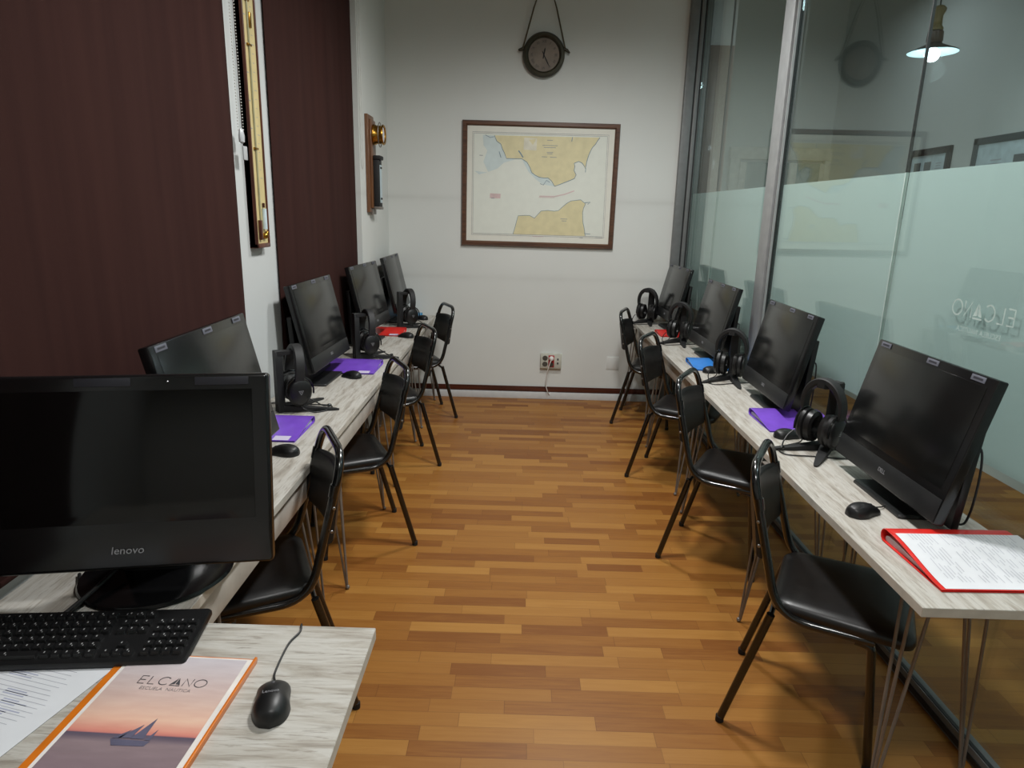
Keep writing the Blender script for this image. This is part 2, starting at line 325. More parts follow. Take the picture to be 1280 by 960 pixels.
def TR(x=0, y=0, z=0, rz=0, rx=0, ry=0): return Matrix.Translation((x, y, z)) @ Matrix.Rotation(rz, 4, 'Z') @ Matrix.Rotation(ry, 4, 'Y') @ Matrix.Rotation(rx, 4, 'X')
def tag(o, label, cat, group=None):
    o['label'] = label; o['category'] = cat
    if group: o['group'] = group
    return o
def struct(o): o['kind'] = 'structure'; return o
def empty(name, label=None, cat=None, loc=(0, 0, 0), rz=0, group=None):
    o = bpy.data.objects.new(name, None); COL.objects.link(o); o.empty_display_size = .05
    o.location = loc; o.rotation_euler = (0, 0, rz)
    if label: tag(o, label, cat, group)
    return o
def kids(o): return [c for c in bpy.data.objects if c.parent == o]
def dup(o, parent=None):
    c = o.copy(); COL.objects.link(c); c.parent = parent
    for k in kids(o): dup(k, c)
    return c
FONT = None
def text_into(b, s, size, X, m=0, extr=.0004, align='CENTER', shear=0):
    cu = bpy.data.curves.new('writing', 'FONT'); cu.body = s; cu.size = size; cu.align_x = align; cu.extrude = extr; cu.shear = shear; cu.resolution_u = 3
    ob = bpy.data.objects.new('writing', cu); COL.objects.link(ob)
    bpy.context.view_layer.update()
    me = bpy.data.meshes.new_from_object(ob.evaluated_get(bpy.context.evaluated_depsgraph_get()))
    b.raw([v.co.copy() for v in me.vertices], [list(p.vertices) for p in me.polygons], m, X)
    bpy.data.objects.remove(ob); bpy.data.curves.remove(cu); bpy.data.meshes.remove(me)
def elcano(b, h, X, m=0, w=None, z=0):
    """thin drawn capitals with a little sail for the A; origin at baseline centre"""
    w = w or h*.09; k = h; gap = .35*k; x = 0; st = []
    def add(pts, dx, closed=False): st.append(([(p[0]*k+x, p[1]*k) for p in pts], closed))
    add([(.62, 0), (0, 0), (0, 1), (.62, 1)], 0); add([(0, .5), (.55, .5)], 0); x += .62*k+gap
    add([(0, 1), (0, 0), (.58, 0)], 0); x += .58*k+gap*.8
    add([(.55+.52*cos(radians(a)), .5+.5*sin(radians(a))) for a in range(45, 316, 15)], 0); x += .98*k+gap*.7
    ax = x; x += .95*k+gap*.7
    add([(0, 0), (0, 1), (.72, 0), (.72, 1)], 0); x += .72*k+gap*.8
    add([(.55+.55*cos(radians(a)), .5+.5*sin(radians(a))) for a in range(0, 360, 15)], 0, True); x += 1.1*k
    Y = X @ Matrix.Translation((-x/2, 0, 0))
    for pts, c in st: b.stroke(pts, w, z, m, Y, c)
    b.raw([(ax+.46*k, 1.0*k, z), (ax, .1*k, z), (ax+.42*k, .2*k, z)], [[0, 1, 2]], m, Y)
    b.raw([(ax+.53*k, 1.0*k, z), (ax+.50*k, .2*k, z), (ax+.95*k, .1*k, z)], [[0, 1, 2]], m, Y)
    b.stroke([(ax-.02*k, 0), (ax+.97*k, 0)], w, z, m, Y)
    return x

# ------------------------------------------------------------------ camera
F = 836.49; PITCH, YAW, ROLL, HC = .25146, -.007446, .025172, 1.63714
fw = Vector((sin(YAW)*cos(PITCH), cos(YAW)*cos(PITCH), -sin(PITCH)))
r0 = Vector((cos(YAW), -sin(YAW), 0)); u0 = r0.cross(fw)
rt = cos(ROLL)*r0+sin(ROLL)*u0; up = -sin(ROLL)*r0+cos(ROLL)*u0
cam = bpy.data.cameras.new('camera'); camo = bpy.data.objects.new('camera', cam); COL.objects.link(camo)
cam.sensor_width = 36; cam.sensor_fit = 'HORIZONTAL'; cam.lens = F/1280*36; cam.clip_start = .02
R3 = Matrix((rt, up, -fw)).transposed().to_4x4(); camo.matrix_world = Matrix.Translation((0, 0, HC)) @ R3
bpy.context.scene.camera = camo

# ------------------------------------------------------------------ setting
YB = 5.88; CE = 4.0
def lx(y): return -1.185 if y < 4.885 else -1.135     # left wall, stepping in at the last pier
def gx(y): return 1.478-.0141*(y-1.75)          # glass plane, slightly skewed
LA = 0; GA = atan2(-.0141, 1)
struct(B().box((.95, 2.9, -.05), (5.1, 9.6, .1)).build('floor', 'floor', smooth=False))
struct(B().box((.95, 2.9, CE+.05), (5.1, 9.6, .1)).build('ceiling', 'ceil', smooth=False))
struct(B().box(((-1.4+1.47)/2, YB+.8, CE/2), (2.87, 1.6, CE)).build('wall_back', 'wall', smooth=False))
struct(B().box((-1.385, 1.55, CE/2), (.4, 6.67, CE)).build('wall_left', 'wall_l', smooth=False)); struct(B().box((-1.36, 5.485, CE/2), (.45, 1.2, CE)).build('wall_left', 'wall', smooth=False))
struct(B().box((.95, -1.9, CE/2), (5.1, .2, CE)).build('wall_front', 'wall', smooth=False))
struct(B().box((3.25, 2.8, CE/2), (.1, 9.3, CE)).build('wall_right', 'wall2', smooth=False))
struct(B().box((2.36, 7.45, CE/2), (1.75, .1, CE)).build('wall_rear', 'wall2', smooth=False))
b = B().box((.09, YB-.007, .088), (2.40, .016, .044), 0, .003).box((.09, YB-.012, .108), (2.40, .010, .012), 0, .003)
struct(b.build('baseboard_back', 'skirt'))
struct(B().box((.09, YB-.012, .031), (2.40, .024, .062), 0, .002).build('trim_1', 'white'))
struct(B().box((-1.177, 1.55, .05), (.016, 6.66, .10), 0, .003).build('baseboard_left', 'skirt'))
# glass partition, one structure with its own pieces
gp = empty('window_1'); struct(gp)
GX = Matrix.Translation((gx(0), 0, 0)) @ Matrix.Rotation(-GA, 4, 'Z')
Y0, Y1 = -1.6, 5.835
panes = [(-1.6, 1.196), (1.204, 2.688), (2.692, 3.905), (4.085, 5.118), (5.122, Y1)]
for a, c in panes:
    B().box((0, (a+c)/2, (CE+.05)/2), (.01, c-a, CE-.05), 0, 0, GX).build('pane', 'glass', gp, False)
    B().raw([(.009, a, .905), (.009, c, .905), (.009, c, 1.82), (.009, a, 1.82)], [[0, 1, 2, 3]], 0, GX).build('frosted_film', 'frost', gp, False)
for y in (1.2, 2.69, 5.12):
    B().box((0, y, 2.91), (.011, .005, 2.18), 0, 0, GX).build('seam', 'aludark', gp, False); B().box((0, y, .478), (.011, .005, .854), 0, 0, GX).build('seam', 'aludark', gp, False)
    B().box((0, y, 1.3625), (.011, .004, .915), 0, 0, GX).build('seam', 'seamp', gp, False)
b = B().box((-.002, 4.01, CE/2), (.06, .135, CE), 0, .004, GX).box((-.002, 3.928, CE/2), (.030, .030, CE), 1, 0, GX).box((-.020, 3.910, CE/2), (.012, .010, CE), 0, 0, GX)
b.build('post', ['alu', 'aludark'], gp)
b = B().box((1.325, 5.855, CE/2), (.07, .05, CE), 0, .003).box((1.366, 5.862, CE/2), (.014, .036, CE), 1).box((1.388, 5.855, CE/2), (.03, .05, CE), 0, .003).box((1.408, 5.862, CE/2), (.012, .036, CE), 1).box((1.44, 5.858, CE/2), (.05, .044, CE), 0, .002)
b.build('jamb_post', ['alum', 'aludark'], gp)
b = B().box((-.012, 2.1, .0275), (.040, 7.4, .055), 0, .003, GX).box((-.0335, 2.1, .022), (.004, 7.4, .020), 1, 0, GX).box((-.022, 2.1, .0562), (.012, 7.4, .003), 1, 0, GX)
b.build('base_rail', ['alum', 'aludark'], gp)
# mirrored lettering on the film (read from the other room)
b = B(); LX = Matrix.Translation((gx(2.13)-.0072, 2.13, 1.342)) @ Matrix.Rotation(-GA, 4, 'Z') @ Matrix(((0, 0, 1, 0), (1, 0, 0, 0), (0, 1, 0, 0), (0, 0, 0, 1)))
elcano(b, .050, LX @ Matrix.Scale(.90, 4, (1, 0, 0)), 0, .0055)
text_into(b, 'ESCUELA NAUTICA', .024, LX @ Matrix.Translation((0, -.05, 0)), 0, 0)
b.build('lettering', 'etch', gp, False)

# other room behind the glass
d = empty('door_1'); struct(d); d.location = (2.70, 7.38, 0)
B().box((-.49, 0, 1.13), (.10, .06, 2.26), 0, .005).box((.49, 0, 1.13), (.10, .06, 2.26), 0, .005).box((0, 0, 2.29), (1.10, .07, .12), 0, .006).build('door_frame', 'doorwhite', d)
B().box((0, .005, 1.1), (.88, .03, 2.2), 1, 0).box((.12, -.012, 1.1), (.08, .02, 2.2), 0, .004).box((-.40, -.012, 1.1), (.07, .02, 2.2), 0, .004).box((.42, -.012, 1.1), (.04, .02, 2.2), 0, .004).build('door_leaf', ['doorwhite', 'doorglass'], d)
d2 = B().box((1.98, 7.37, 1.15), (.22, .05, 2.3), 0, .004).box((1.98, 7.34, 1.25), (.15, .02, 2.0), 1)
struct(d2.build('door_2', ['frameg', 'pale']))
struct(B().box((1.60, 6.06, 1.5), (.22, .10, 3.0), 0, .004).build('trim_2', 'browndoor'))
struct(B().box((1.60, 6.07, 3.5), (.22, .10, 1.0), 0, .004).build('trim_3', 'white'))
arch = [(-.35, 0), (.62, 0), (.62, -.10), (.38, -.12), (.24, -.24), (.12, -.36), (-.05, -.42), (-.35, -.42)]
struct(B().prism(arch[::-1], 0, .12, 0, Matrix.Translation((1.98, 6.35, 3.87)) @ Matrix.Rotation(radians(90), 4, 'X')).build('trim_4', 'beam'))

# ------------------------------------------------------------------ lighting
def area(name, loc, size, power, col=(1, .98, .945), rot=(0, 0, 0), shape='DISK', spread=180):
    l = bpy.data.lights.new(name, 'AREA'); l.shape = shape; l.size = size; l.energy = power; l.color = col; l.spread = radians(spread)
    o = bpy.data.objects.new(name, l); COL.objects.link(o); o.location = loc; o.rotation_euler = rot; return o
def spot(name, loc, power, half, blend, col=(1, 1, .985), soft=.16):
    l = bpy.data.lights.new(name, 'SPOT'); l.energy = power; l.color = col; l.spot_size = radians(half*2); l.spot_blend = blend; l.shadow_soft_size = soft
    o = bpy.data.objects.new(name, l); COL.objects.link(o); o.location = loc; return o
spot('ceiling_lamp_light', (.35, .2, 3.2), 100, 88.5, .9)
spot('ceiling_lamp_light', (.42, 2.45, 3.2), 205, 88.5, .9)
spot('ceiling_lamp_light', (.42, 4.1, 3.2), 130, 88.5, .9)
area('far_room_fill', (2.45, 1.6, 3.4), .5, 17, (.76, .92, 1))  # unseen fill, added to light the frosted film from behind
area('far_room_fill', (2.45, 5.6, 3.4), .5, 5.5, (.86, .96, 1))  # second added fill behind the glass, no fixture of its own
W = bpy.data.worlds.new('world'); bpy.context.scene.world = W; W.use_nodes = True
W.node_tree.nodes['Background'].inputs[0].default_value = (.6, .62, .64, 1); W.node_tree.nodes['Background'].inputs[1].default_value = .12
sc = bpy.context.scene
sc.view_settings.view_transform = 'Standard'; sc.view_settings.look = 'None'; sc.view_settings.exposure = 0.08; sc.view_settings.gamma = 1.0
sc.cycles.max_bounces = 10; sc.cycles.transparent_max_bounces = 24; sc.cycles.use_denoising = True
sc.cycles.sample_clamp_indirect = 6

# ------------------------------------------------------------------ blinds
def blind(y0, y1, label, chain_y=None, chain_z=None, loopz=None, cord=False):
    o = empty('roller_blind', label, 'blind', (lx((y0+y1)/2), (y0+y1)/2, 0), -LA, 'brown roller blinds')
    wd = (y1-y0)/2; pts = []
    n = 40
    for i in range(n+1):
        t = -1+2*i/n; e = max(0, abs(t)-.93)/.07
        pts.append((.024+.004*sin(t*9)-.012*e*e, t*wd))
    f = B(); fr = [(x, y) for x, y in pts]; bk = [(x-.0016, y) for x, y in pts[::-1]]
    f.prism(fr+bk, .79, 3.62); f.build('fabric', 'blind', o)
    B().tube([(.022, -wd, .79), (.022, wd, .79)], .010, 0, 10).build('bottom_bar', 'blind', o)
    B().tube([(.040, -wd-.02, 3.66), (.040, wd+.02, 3.66)], .038, 0, 16).build('roller', 'alu', o)
    if chain_y is not None:
        yc = chain_y-(y0+y1)/2; b = B(); b2 = B(); z = loopz
        while z < 3.6:
            b.ball((.040, yc-.02, z), .0030, 0, 6); b2.ball((.040, yc+.030-.02*max(0, (z-loopz))/1.6, z+.006), .0030, 0, 6); z += .0115
        b.build('bead_chain', 'bead', o); b2.build('bead_chain', 'bead', o)
        B().lathe([(.004, 0), (.019, .006), (.021, .03), (.014, .055), (.005, .06)], 0, Matrix.Translation((.040, yc+.008, loopz-.05)) @ Matrix.Scale(.5, 4, (1, 0, 0)), 14).box((.042, yc+.028, loopz-.085), (.006, .04, .055), 0, .004).build('chain_weight', 'clear', o)
    if cord:
        B().tube([(.056, wd+.035, 3.60), (.058, wd+.032, 2.6), (.060, wd+.030, 1.93), (.064, wd+.034, 1.90), (.068, wd+.040, 1.93), (.066, wd+.043, 2.6), (.064, wd+.045, 3.60)], .0022, 0, 6).build('pull_cord', 'bead', o)
    return o
blind(.9, 2.84, 'wide dark brown roller blind hanging behind the nearest desk on the left', 2.86, None, 1.93)
blind(3.285, 4.872, 'narrower dark brown roller blind hanging between the two wall instruments', cord=True)

# ------------------------------------------------------------------ wall instruments
bar = empty('barometer', 'tall narrow mercury barometer in glazed mahogany case between the blinds', 'barometer', (lx(3.05)-.002, 3.05, 1.455), -LA)
hh = 1.62; ww = .150
B().box((.014, 0, hh/2), (.028, ww, hh), 0, .002).box((.019, -ww/2+.006, hh/2), (.038, .012, hh), 0, .003).box((.019, ww/2-.006, hh/2), (.038, .012, hh), 0, .003).box((.019, 0, .010), (.038, ww, .020), 0, .003).box((.019, 0, hh-.01), (.038, ww, .02), 0, .003).build('case', 'mahog', bar)
b = B().box((.0290, 0, hh/2), (.004, ww-.022, hh-.038), 0)
for i in range(34): b.box((.0312, .030+.004*(i % 5 == 0), .30+i*.036), (.0006, .014+.010*(i % 5 == 0), .0025), 1)
for i in range(9): b.box((.0312, -.040, .5+i*.11), (.0006, .016, .004), 1)
b.build('scale_plate', ['cream', 'line'], bar)
B().tube([(.034, -.016, .10), (.034, -.016, hh-.05)], .0045, 0, 10).build('glass_tube', 'oldglass', bar)
for z in (.42, .83, 1.0): B().box((.034, -.016, z), (.012, .040, .009), 0, .002).build('brass_clip', 'brass', bar)
B().box((.034, .012, .93), (.008, .02, .06), 0, .003).build('brass_pointer', 'brass', bar)
B().box((.036, -.030, .078), (.016, .020, .085), 0, .003).build('cistern', 'skirt', bar)
b = B().tube([(.036, .024, .080), (.036, .024, .17)], .011, 0, 12).ball((.038, .016, .052), .014, 1, 12).ball((.038, .036, .062), .010, 1, 10).box((.036, .024, .184), (.010, .010, .02), 2, .002)
b.build('thermometer', ['pale', 'brass', 'skirt'], bar)

py = 5.16
pl = empty('wall_instrument', 'wooden plaque with brass dial and dark thermometer box near the room corner', 'instrument', (lx(py), py, 1.60), -LA)
B().box((.012, 0, .35), (.024, .20, .68), 0, .004).box((.030, .02, .35), (.014, .15, .62), 0, .004).build('backboard', 'plaq', pl)
CX = Matrix.Translation((.036, .02, .56)) @ Matrix.Rotation(radians(90), 4, 'Y')
B().lathe([(.002, 0), (.070, 0), (.074, .01), (.064, .03), (.064, .065), (.072, .072), (.068, .082), (.058, .078), (.056, .07), (.002, .068)], 0, CX, 30).build('brass_dial', 'brass', pl)
B().lathe([(.055, .071), (.002, .072)], 0, CX, 30).build('dial_face', 'paper', pl)
B().tube([(.085, .02+.074*cos(a*pi/12), .56+.085*sin(a*pi/12)) for a in range(24)], .003, 0, 6, closed=True).build('dial_ring', 'steel', pl)
b = B().box((.058, .03, .215), (.046, .10, .34), 0, .006).box((.066, .03, .400), (.058, .11, .03), 0, .008).box((.062, .03, .042), (.05, .11, .02), 2, .004).box((.0825, .03, .215), (.004, .06, .27), 1)
b.box((.085, .03, .33), (.006, .05, .014), 0, .002).box((.085, .03, .11), (.006, .05, .014), 0, .002)
b.build('thermometer_box', ['blackm', 'pale', 'steel'], pl)
B().box((.026, .03, .02), (.010, .12, .05), 0, .003).build('name_plate', 'steel', pl)

# ------------------------------------------------------------------ framed chart
def UV(px, py_):
    """chart sheet coordinates (0..1) from the sheet's own proportions"""
    xr = 1005-(py_-148)*.0513; u = (px-105)/(xr-105); v = (py_-135-13*u)/685
    return u, v
CW, CH = 1.300, 1.010; CXc, CZc = .143, 1.855
ch = empty('framed_chart', 'large framed nautical chart of a strait hanging on the back wall', 'chart', (CXc, YB, CZc))
ch.rotation_euler = (0, radians(.25), 0)
fwid = .042
b = B(); X4 = Matrix(((1, 0, 0, 0), (0, 0, -1, 0), (0, 1, 0, 0), (0, 0, 0, 1)))    # sheet XY -> wall XZ, facing -Y
for k in range(4):
    w2, h2 = (CW/2, CH/2)
    if k % 2: w2, h2 = h2, w2
    Rk = Matrix.Rotation(k*pi/2, 4, 'Z')
    prof = [(0, 0), (0, .020), (.006, .030), (fwid-.012, .030), (fwid-.004, .022), (fwid, .012), (fwid, 0)]
    b.loft([[(-(w2-t), -(h2-t), z) for t, z in prof], [((w2-t), -(h2-t), z) for t, z in prof]], 0, X4 @ Rk)
b.build('frame', 'frame', ch, True, 30)
sw, sh = CW-2*fwid+.004, CH-2*fwid+.004
def S(px, py_):
    u, v = UV(px, py_); return ((u-.5)*sw, (.5-v)*sh)
b = B()
b.box((0, 0, .008), (sw, sh, .008), 0, 0, X4)
def pg(pts, z, m): 
    q = [S(*p) for p in pts]; b.raw([(x, y, z) for x, y in q], [list(range(len(q)))], m, X4)
pg([(145, 180), (958, 190), (935, 785), (145, 775)], .0125, 1)
pg([(200, 190), (272, 194), (285, 225), (312, 245), (322, 275), (345, 325), (400, 330), (330, 350), (290, 385), (235, 405), (205, 345), (228, 280), (205, 250)], .0129, 2)
pg([(440, 330), (475, 350), (505, 405), (545, 432), (600, 440), (640, 485), (600, 480), (560, 470), (520, 440), (480, 400)], .0129, 2)
pg([(150, 400), (230, 408), (180, 420)], .0129, 2)
upl = [(270, 192), (285, 225), (310, 242), (320, 270), (332, 292), (345, 325), (440, 326), (470, 345), (488, 375), (500, 405), (520, 420), (545, 432), (575, 437), (600, 436), (622, 455), (640, 485), (670, 474), (700, 462), (735, 448), (760, 437), (770, 415), (757, 390), (762, 365), (757, 348), (785, 336), (805, 345), (818, 362), (826, 378), (834, 335), (845, 300), (856, 275), (866, 256), (885, 236), (898, 215), (912, 197)]
lol = [(390, 777), (402, 735), (412, 695), (420, 665), (455, 662), (490, 662), (520, 678), (540, 655), (560, 634), (600, 630), (640, 634), (665, 630), (690, 607), (715, 586), (740, 571), (775, 566), (800, 563), (818, 578), (830, 587), (818, 612), (812, 640), (815, 700), (824, 740), (829, 783)]
pg(upl, .0133, 3); pg(lol, .0133, 3)
for path, wd in ((upl, .0052), (lol, .0042)): b.stroke([S(*p) for p in path], wd, .0138, 4, X4)
b.stroke([S(418, 278), S(432, 296), S(446, 318)], .010, .014, 4, X4); b.stroke([S(745, 196), S(741, 222)], .006, .014, 4, X4); b.stroke([S(828, 376), S(826, 400)], .005, .0139, 4, X4); b.stroke([S(825, 580), S(858, 577), S(842, 590)], .005, .0139, 4, X4)
b.stroke([S(215, 190), S(245, 205), S(268, 200)], .004, .0139, 4, X4); b.stroke([S(300, 285), S(312, 320)], .006, .0139, 4, X4); b.stroke([S(552, 470), S(572, 478), S(590, 450), S(610, 462)], .005, .0139, 4, X4); b.stroke([S(822, 768), S(860, 770)], .004, .0139, 4, X4)
for q in ([(145, 180), (958, 190)], [(958, 190), (935, 785)], [(935, 785), (145, 775)], [(145, 775), (145, 180)], [(138, 172), (966, 182)], [(966, 182), (942, 793)], [(942, 793), (138, 783)], [(138, 783), (138, 172)]): b.stroke([S(*p) for p in q], .0022, .0136, 5, X4)
pg([(248, 532), (312, 534), (311, 562), (247, 560)], .0136, 6); b.stroke([S(548, 545), S(640, 546), S(700, 532), S(760, 510)], .009, .0136, 6, X4); b.stroke([S(545, 552), S(640, 553)], .004, .0137, 6, X4); b.stroke([S(508, 790), S(575, 791)], .004, .0137, 6, X4)
pg([(452, 203), (530, 207), (527, 277), (448, 272)], .0136, 8); pg([(480, 215), (525, 210), (505, 245)], .0138, 3)
for (x0, x1, y) in ((592, 626, 216), (563, 655, 246), (572, 645, 258), (590, 628, 286), (592, 624, 294), (560, 592, 312), (610, 650, 314), (678, 720, 680), (685, 715, 692), (180, 202, 308), (255, 275, 560), (890, 935, 792), (795, 815, 793)): b.stroke([S(x0, y), S(x1, y+1)], .0045, .0139, 5, X4)
b.build('chart_sheet', ['mat_board', 'sea', 'shallow', 'land', 'coast', 'line', 'pink', 'line', 'chart_l'], ch, False)

# ------------------------------------------------------------------ clock
ck = empty('wall_clock', 'round bronze rimmed wall clock hanging from a rope', 'clock', (.145, YB, 2.862))
KX = Matrix.Rotation(radians(90), 4, 'X')
B().lathe([(.002, 0), (.150, 0), (.166, .012), (.168, .04), (.158, .056), (.140, .060), (.128, .050), (.124, .034), (.002, .032)], 0, KX, 48).build('rim', 'clockrim', ck)
b = B().lathe([(.1235, .0345), (.002, .0348)], 0, KX, 40, True)
for k, s_ in enumerate(['XII', 'I', 'II', 'III', 'IV', 'V', 'VI', 'VII', 'VIII', 'IX', 'X', 'XI']):
    a = radians(90-30*k); text_into(b, s_, .028, KX @ Matrix.Translation((.098*cos(a), .098*sin(a), .0356)) @ Matrix.Rotation(a-pi/2, 4, 'Z') @ Matrix.Translation((0, -.010, 0)), 1, 0)
b.build('dial', ['clockface', 'inkd'], ck, False)
for a, ln, wd in ((80, .055, .010), (-62, .100, .007)):
    a = radians(a); A = KX @ Matrix.Rotation(a, 4, 'Z')
    B().raw([(-.03, -wd*.4, .039), (0, -wd/2, .039), (ln*.7, -wd*.6, .039), (ln, 0, .039), (ln*.7, wd*.6, .039), (0, wd/2, .039), (-.03, wd*.4, .039)], [[0, 1, 2, 3, 4, 5, 6]], 0, A).build('hand', 'blackm', ck, False)
for s_ in (-1, 1):
    B().tube([(s_*.150, -.030, .048), (s_*.185, -.034, .036), (s_*.205, -.034, .015 if s_ > 0 else .030)], [.016, .012, .008], 0, 10).build('lug', 'clockrim', ck)
B().tube([(-.168, -.036, .05), (-.09, -.03, .34), (0, -.018, .60), (.09, -.03, .34), (.168, -.036, .05)], .0062, 0, 8).build('rope', 'rope', ck)
B().tube([(0, .0, .605), (0, -.035, .605)], .007, 0, 8).build('nail', 'clockrim', ck)

# ------------------------------------------------------------------ outlet, plug, cover plate
ot = empty('wall_outlet', 'white outlet box with a red socket low on the back wall', 'outlet', (.300, YB, .355))
B().box((0, -.018, 0), (.188, .036, .136), 0, .006).box((0, -.036, 0), (.168, .004, .112), 0, .002).build('housing', 'socket', ot)
for z in (.027, -.027):
    B().lathe([(.002, .039), (.0225, .039), (.024, .0375), (.024, .036)], 0, Matrix.Translation((-.054, 0, z)) @ KX, 20).build('socket', 'socket_d', ot)
b = B().box((.002, -.0385, 0), (.052, .005, .108), 0, .002)
for z in (-.03,): b.lathe([(.002, .043), (.019, .043), (.021, .041)], 1, Matrix.Translation((.002, 0, z)) @ KX, 18)
b.build('red_socket', ['redsock', 'socket_d'], ot)
for z in (.018, -.018): B().box((.060, -.0385, z), (.014, .005, .018), 0, .002).build('data_port', 'inkd', ot)
pg_ = empty('power_plug', 'white round plug with thin white cord in the red socket', 'plug', (.302, YB-.0415, .382))
B().lathe([(.002, 0), (.021, 0), (.022, .012), (.018, .03), (.010, .042), (.002, .044)], 0, KX, 20).build('plug_body', 'plug', pg_)
B().tube(smoothpath([(0, -.036, -.004), (-.012, -.045, -.03), (-.030, -.040, -.10), (-.040, -.022, -.18), (-.040, -.012, -.25), (-.025, -.010, -.30), (-.012, .012, -.330), (.0, .012, -.335)]), .0042, 0, 8).build('cord', 'plug', pg_)
tag(B().box((.855, YB-.002, .345), (.11, .006, .115), 0, .002).build('cover_plate', 'wall'), 'flat white cover plate on back wall behind the far right chair', 'plate')

# ------------------------------------------------------------------ desks
def hairpin(name, x, y, sx, sy, parent, H):
    """three rods: top spread to inner side, meeting at the foot"""
    b = B(); ft = (x, y, .006)
    tp = [(x-sx*.030, y+sy*.012), (x-sx*.045, y+sy*.085), (x-sx*.10, y+sy*.03)]
    for t in tp: b.tube(fillet([(t[0], t[1], H), (ft[0]+(t[0]-x)*.06, ft[1]+(t[1]-y)*.06, .012), ft], .01, 3), .0047, 0, 8)
    b.box((x-sx*.08, y+sy*.06, H-.003), (.13, .13, .006), 0, .002); b.ball((x, y, .010), .010, 0, 8)
    return b.build(name, 'steel', parent)
def desk(side, y0, y1, xf, xb, label, group, legs, apron):
    xc = (xf+xb)/2; H = Z-.026
    o = empty('desk', label, 'desk', (xc, (y0+y1)/2, 0), 0, group)
    wd = abs(xb-xf); ln = y1-y0
    bx = B().box((0, 0, Z-.013), (wd, ln-.0012, .026), 0, .0012, None, 1)
    for i in range(len(bx.f)):
        n = (bx.v[bx.f[i][1]]-bx.v[bx.f[i][0]]).cross(bx.v[bx.f[i][2]]-bx.v[bx.f[i][1]])
        if abs(n.normalized().z) < .5: bx.m[i] = 1
    bx.build('tabletop', ['desk', 'desk_edge'], o, False)
    if apron:
        B().box((side*(-wd/2+.022), 0, Z-.026-.048), (.018, ln-.09, .096), 0, .002).build('apron', 'apron', o)
    for (lx_, ly_) in legs:
        dx, dy = lx_-xc, ly_-(y0+y1)/2
        hairpin('leg', dx, dy, 1 if dx > 0 else -1, 1 if dy < 0 else -1, o, H)
    return o
near = ['nearest', 'second', 'third', 'farthest']
LYS = [1.312, 2.45, 3.59, 4.73, 5.845]; RYS = [1.437, 2.54, 3.64, 4.74, 5.825]
LB = [-1.180, -1.180, -1.180, -1.130]; RB = [1.440, 1.430, 1.420, 1.405]
wh = ['with the disc-footed computer at its near end', 'right behind the nearest desk of that row', 'holding the red folder', 'touching the back wall']
for i in range(4):
    y0, y1 = LYS[i], LYS[i+1]
    legs = [(-.725, y0+(.15 if i == 0 else .19)), (-.725, y1-.13), (LB[i]+.08, y0+.19), (LB[i]+.08, y1-.13)]
    desk(1*-1, y0, y1, -.733, LB[i], ['whitewashed desk on the left wall carrying the disc-footed computer, nearest the camera', 'whitewashed desk on the left wall, second from the camera, below the tall barometer', 'whitewashed desk on the left wall, third from the camera, below the narrower blind', 'whitewashed desk on the left wall, farthest back, meeting the back wall'][i], 'desks along the left wall', legs, True)
    y0, y1 = RYS[i], RYS[i+1]
    legs = [(1.03 if i == 0 else .975, y0+.13), (.955, y1-.06 if i == 0 else y1-.12), (RB[i]-.06, y0+.25 if i == 0 else y0+.14), (RB[i]-.07, y1-.10)]
    if i == 1: legs.pop(0)
    desk(1, y0, y1, .990, RB[i], ['whitewashed desk along the glass carrying the open red folder, nearest the camera', 'whitewashed desk along the glass with the purple folder on it', 'whitewashed desk along the glass with the bright blue folder on it', 'whitewashed desk along the glass, farthest back, with a closed red folder'][i], 'desks along the glass partition', legs, i >= 2)
# teacher table in the corner of the view
tt = empty('desk', 'whitewashed table in the near left corner holding keyboard, mouse and orange folder', 'desk', (-.737, .90, 0))
bx = B().box((0, 0, Z-.014), (.880, .790, .028), 0, .0015, None, 1)
for i in range(len(bx.f)):
    n = (bx.v[bx.f[i][1]]-bx.v[bx.f[i][0]]).cross(bx.v[bx.f[i][2]]-bx.v[bx.f[i][1]])
    if abs(n.normalized().z) < .5: bx.m[i] = 1
bx.build('tabletop', ['desk_x', 'desk_edge'], tt, False)
for sx in (-1, 1):
    for sy in (-1, 1): hairpin('leg', sx*.34, sy*.31, sx, -sy, tt, Z-.028)

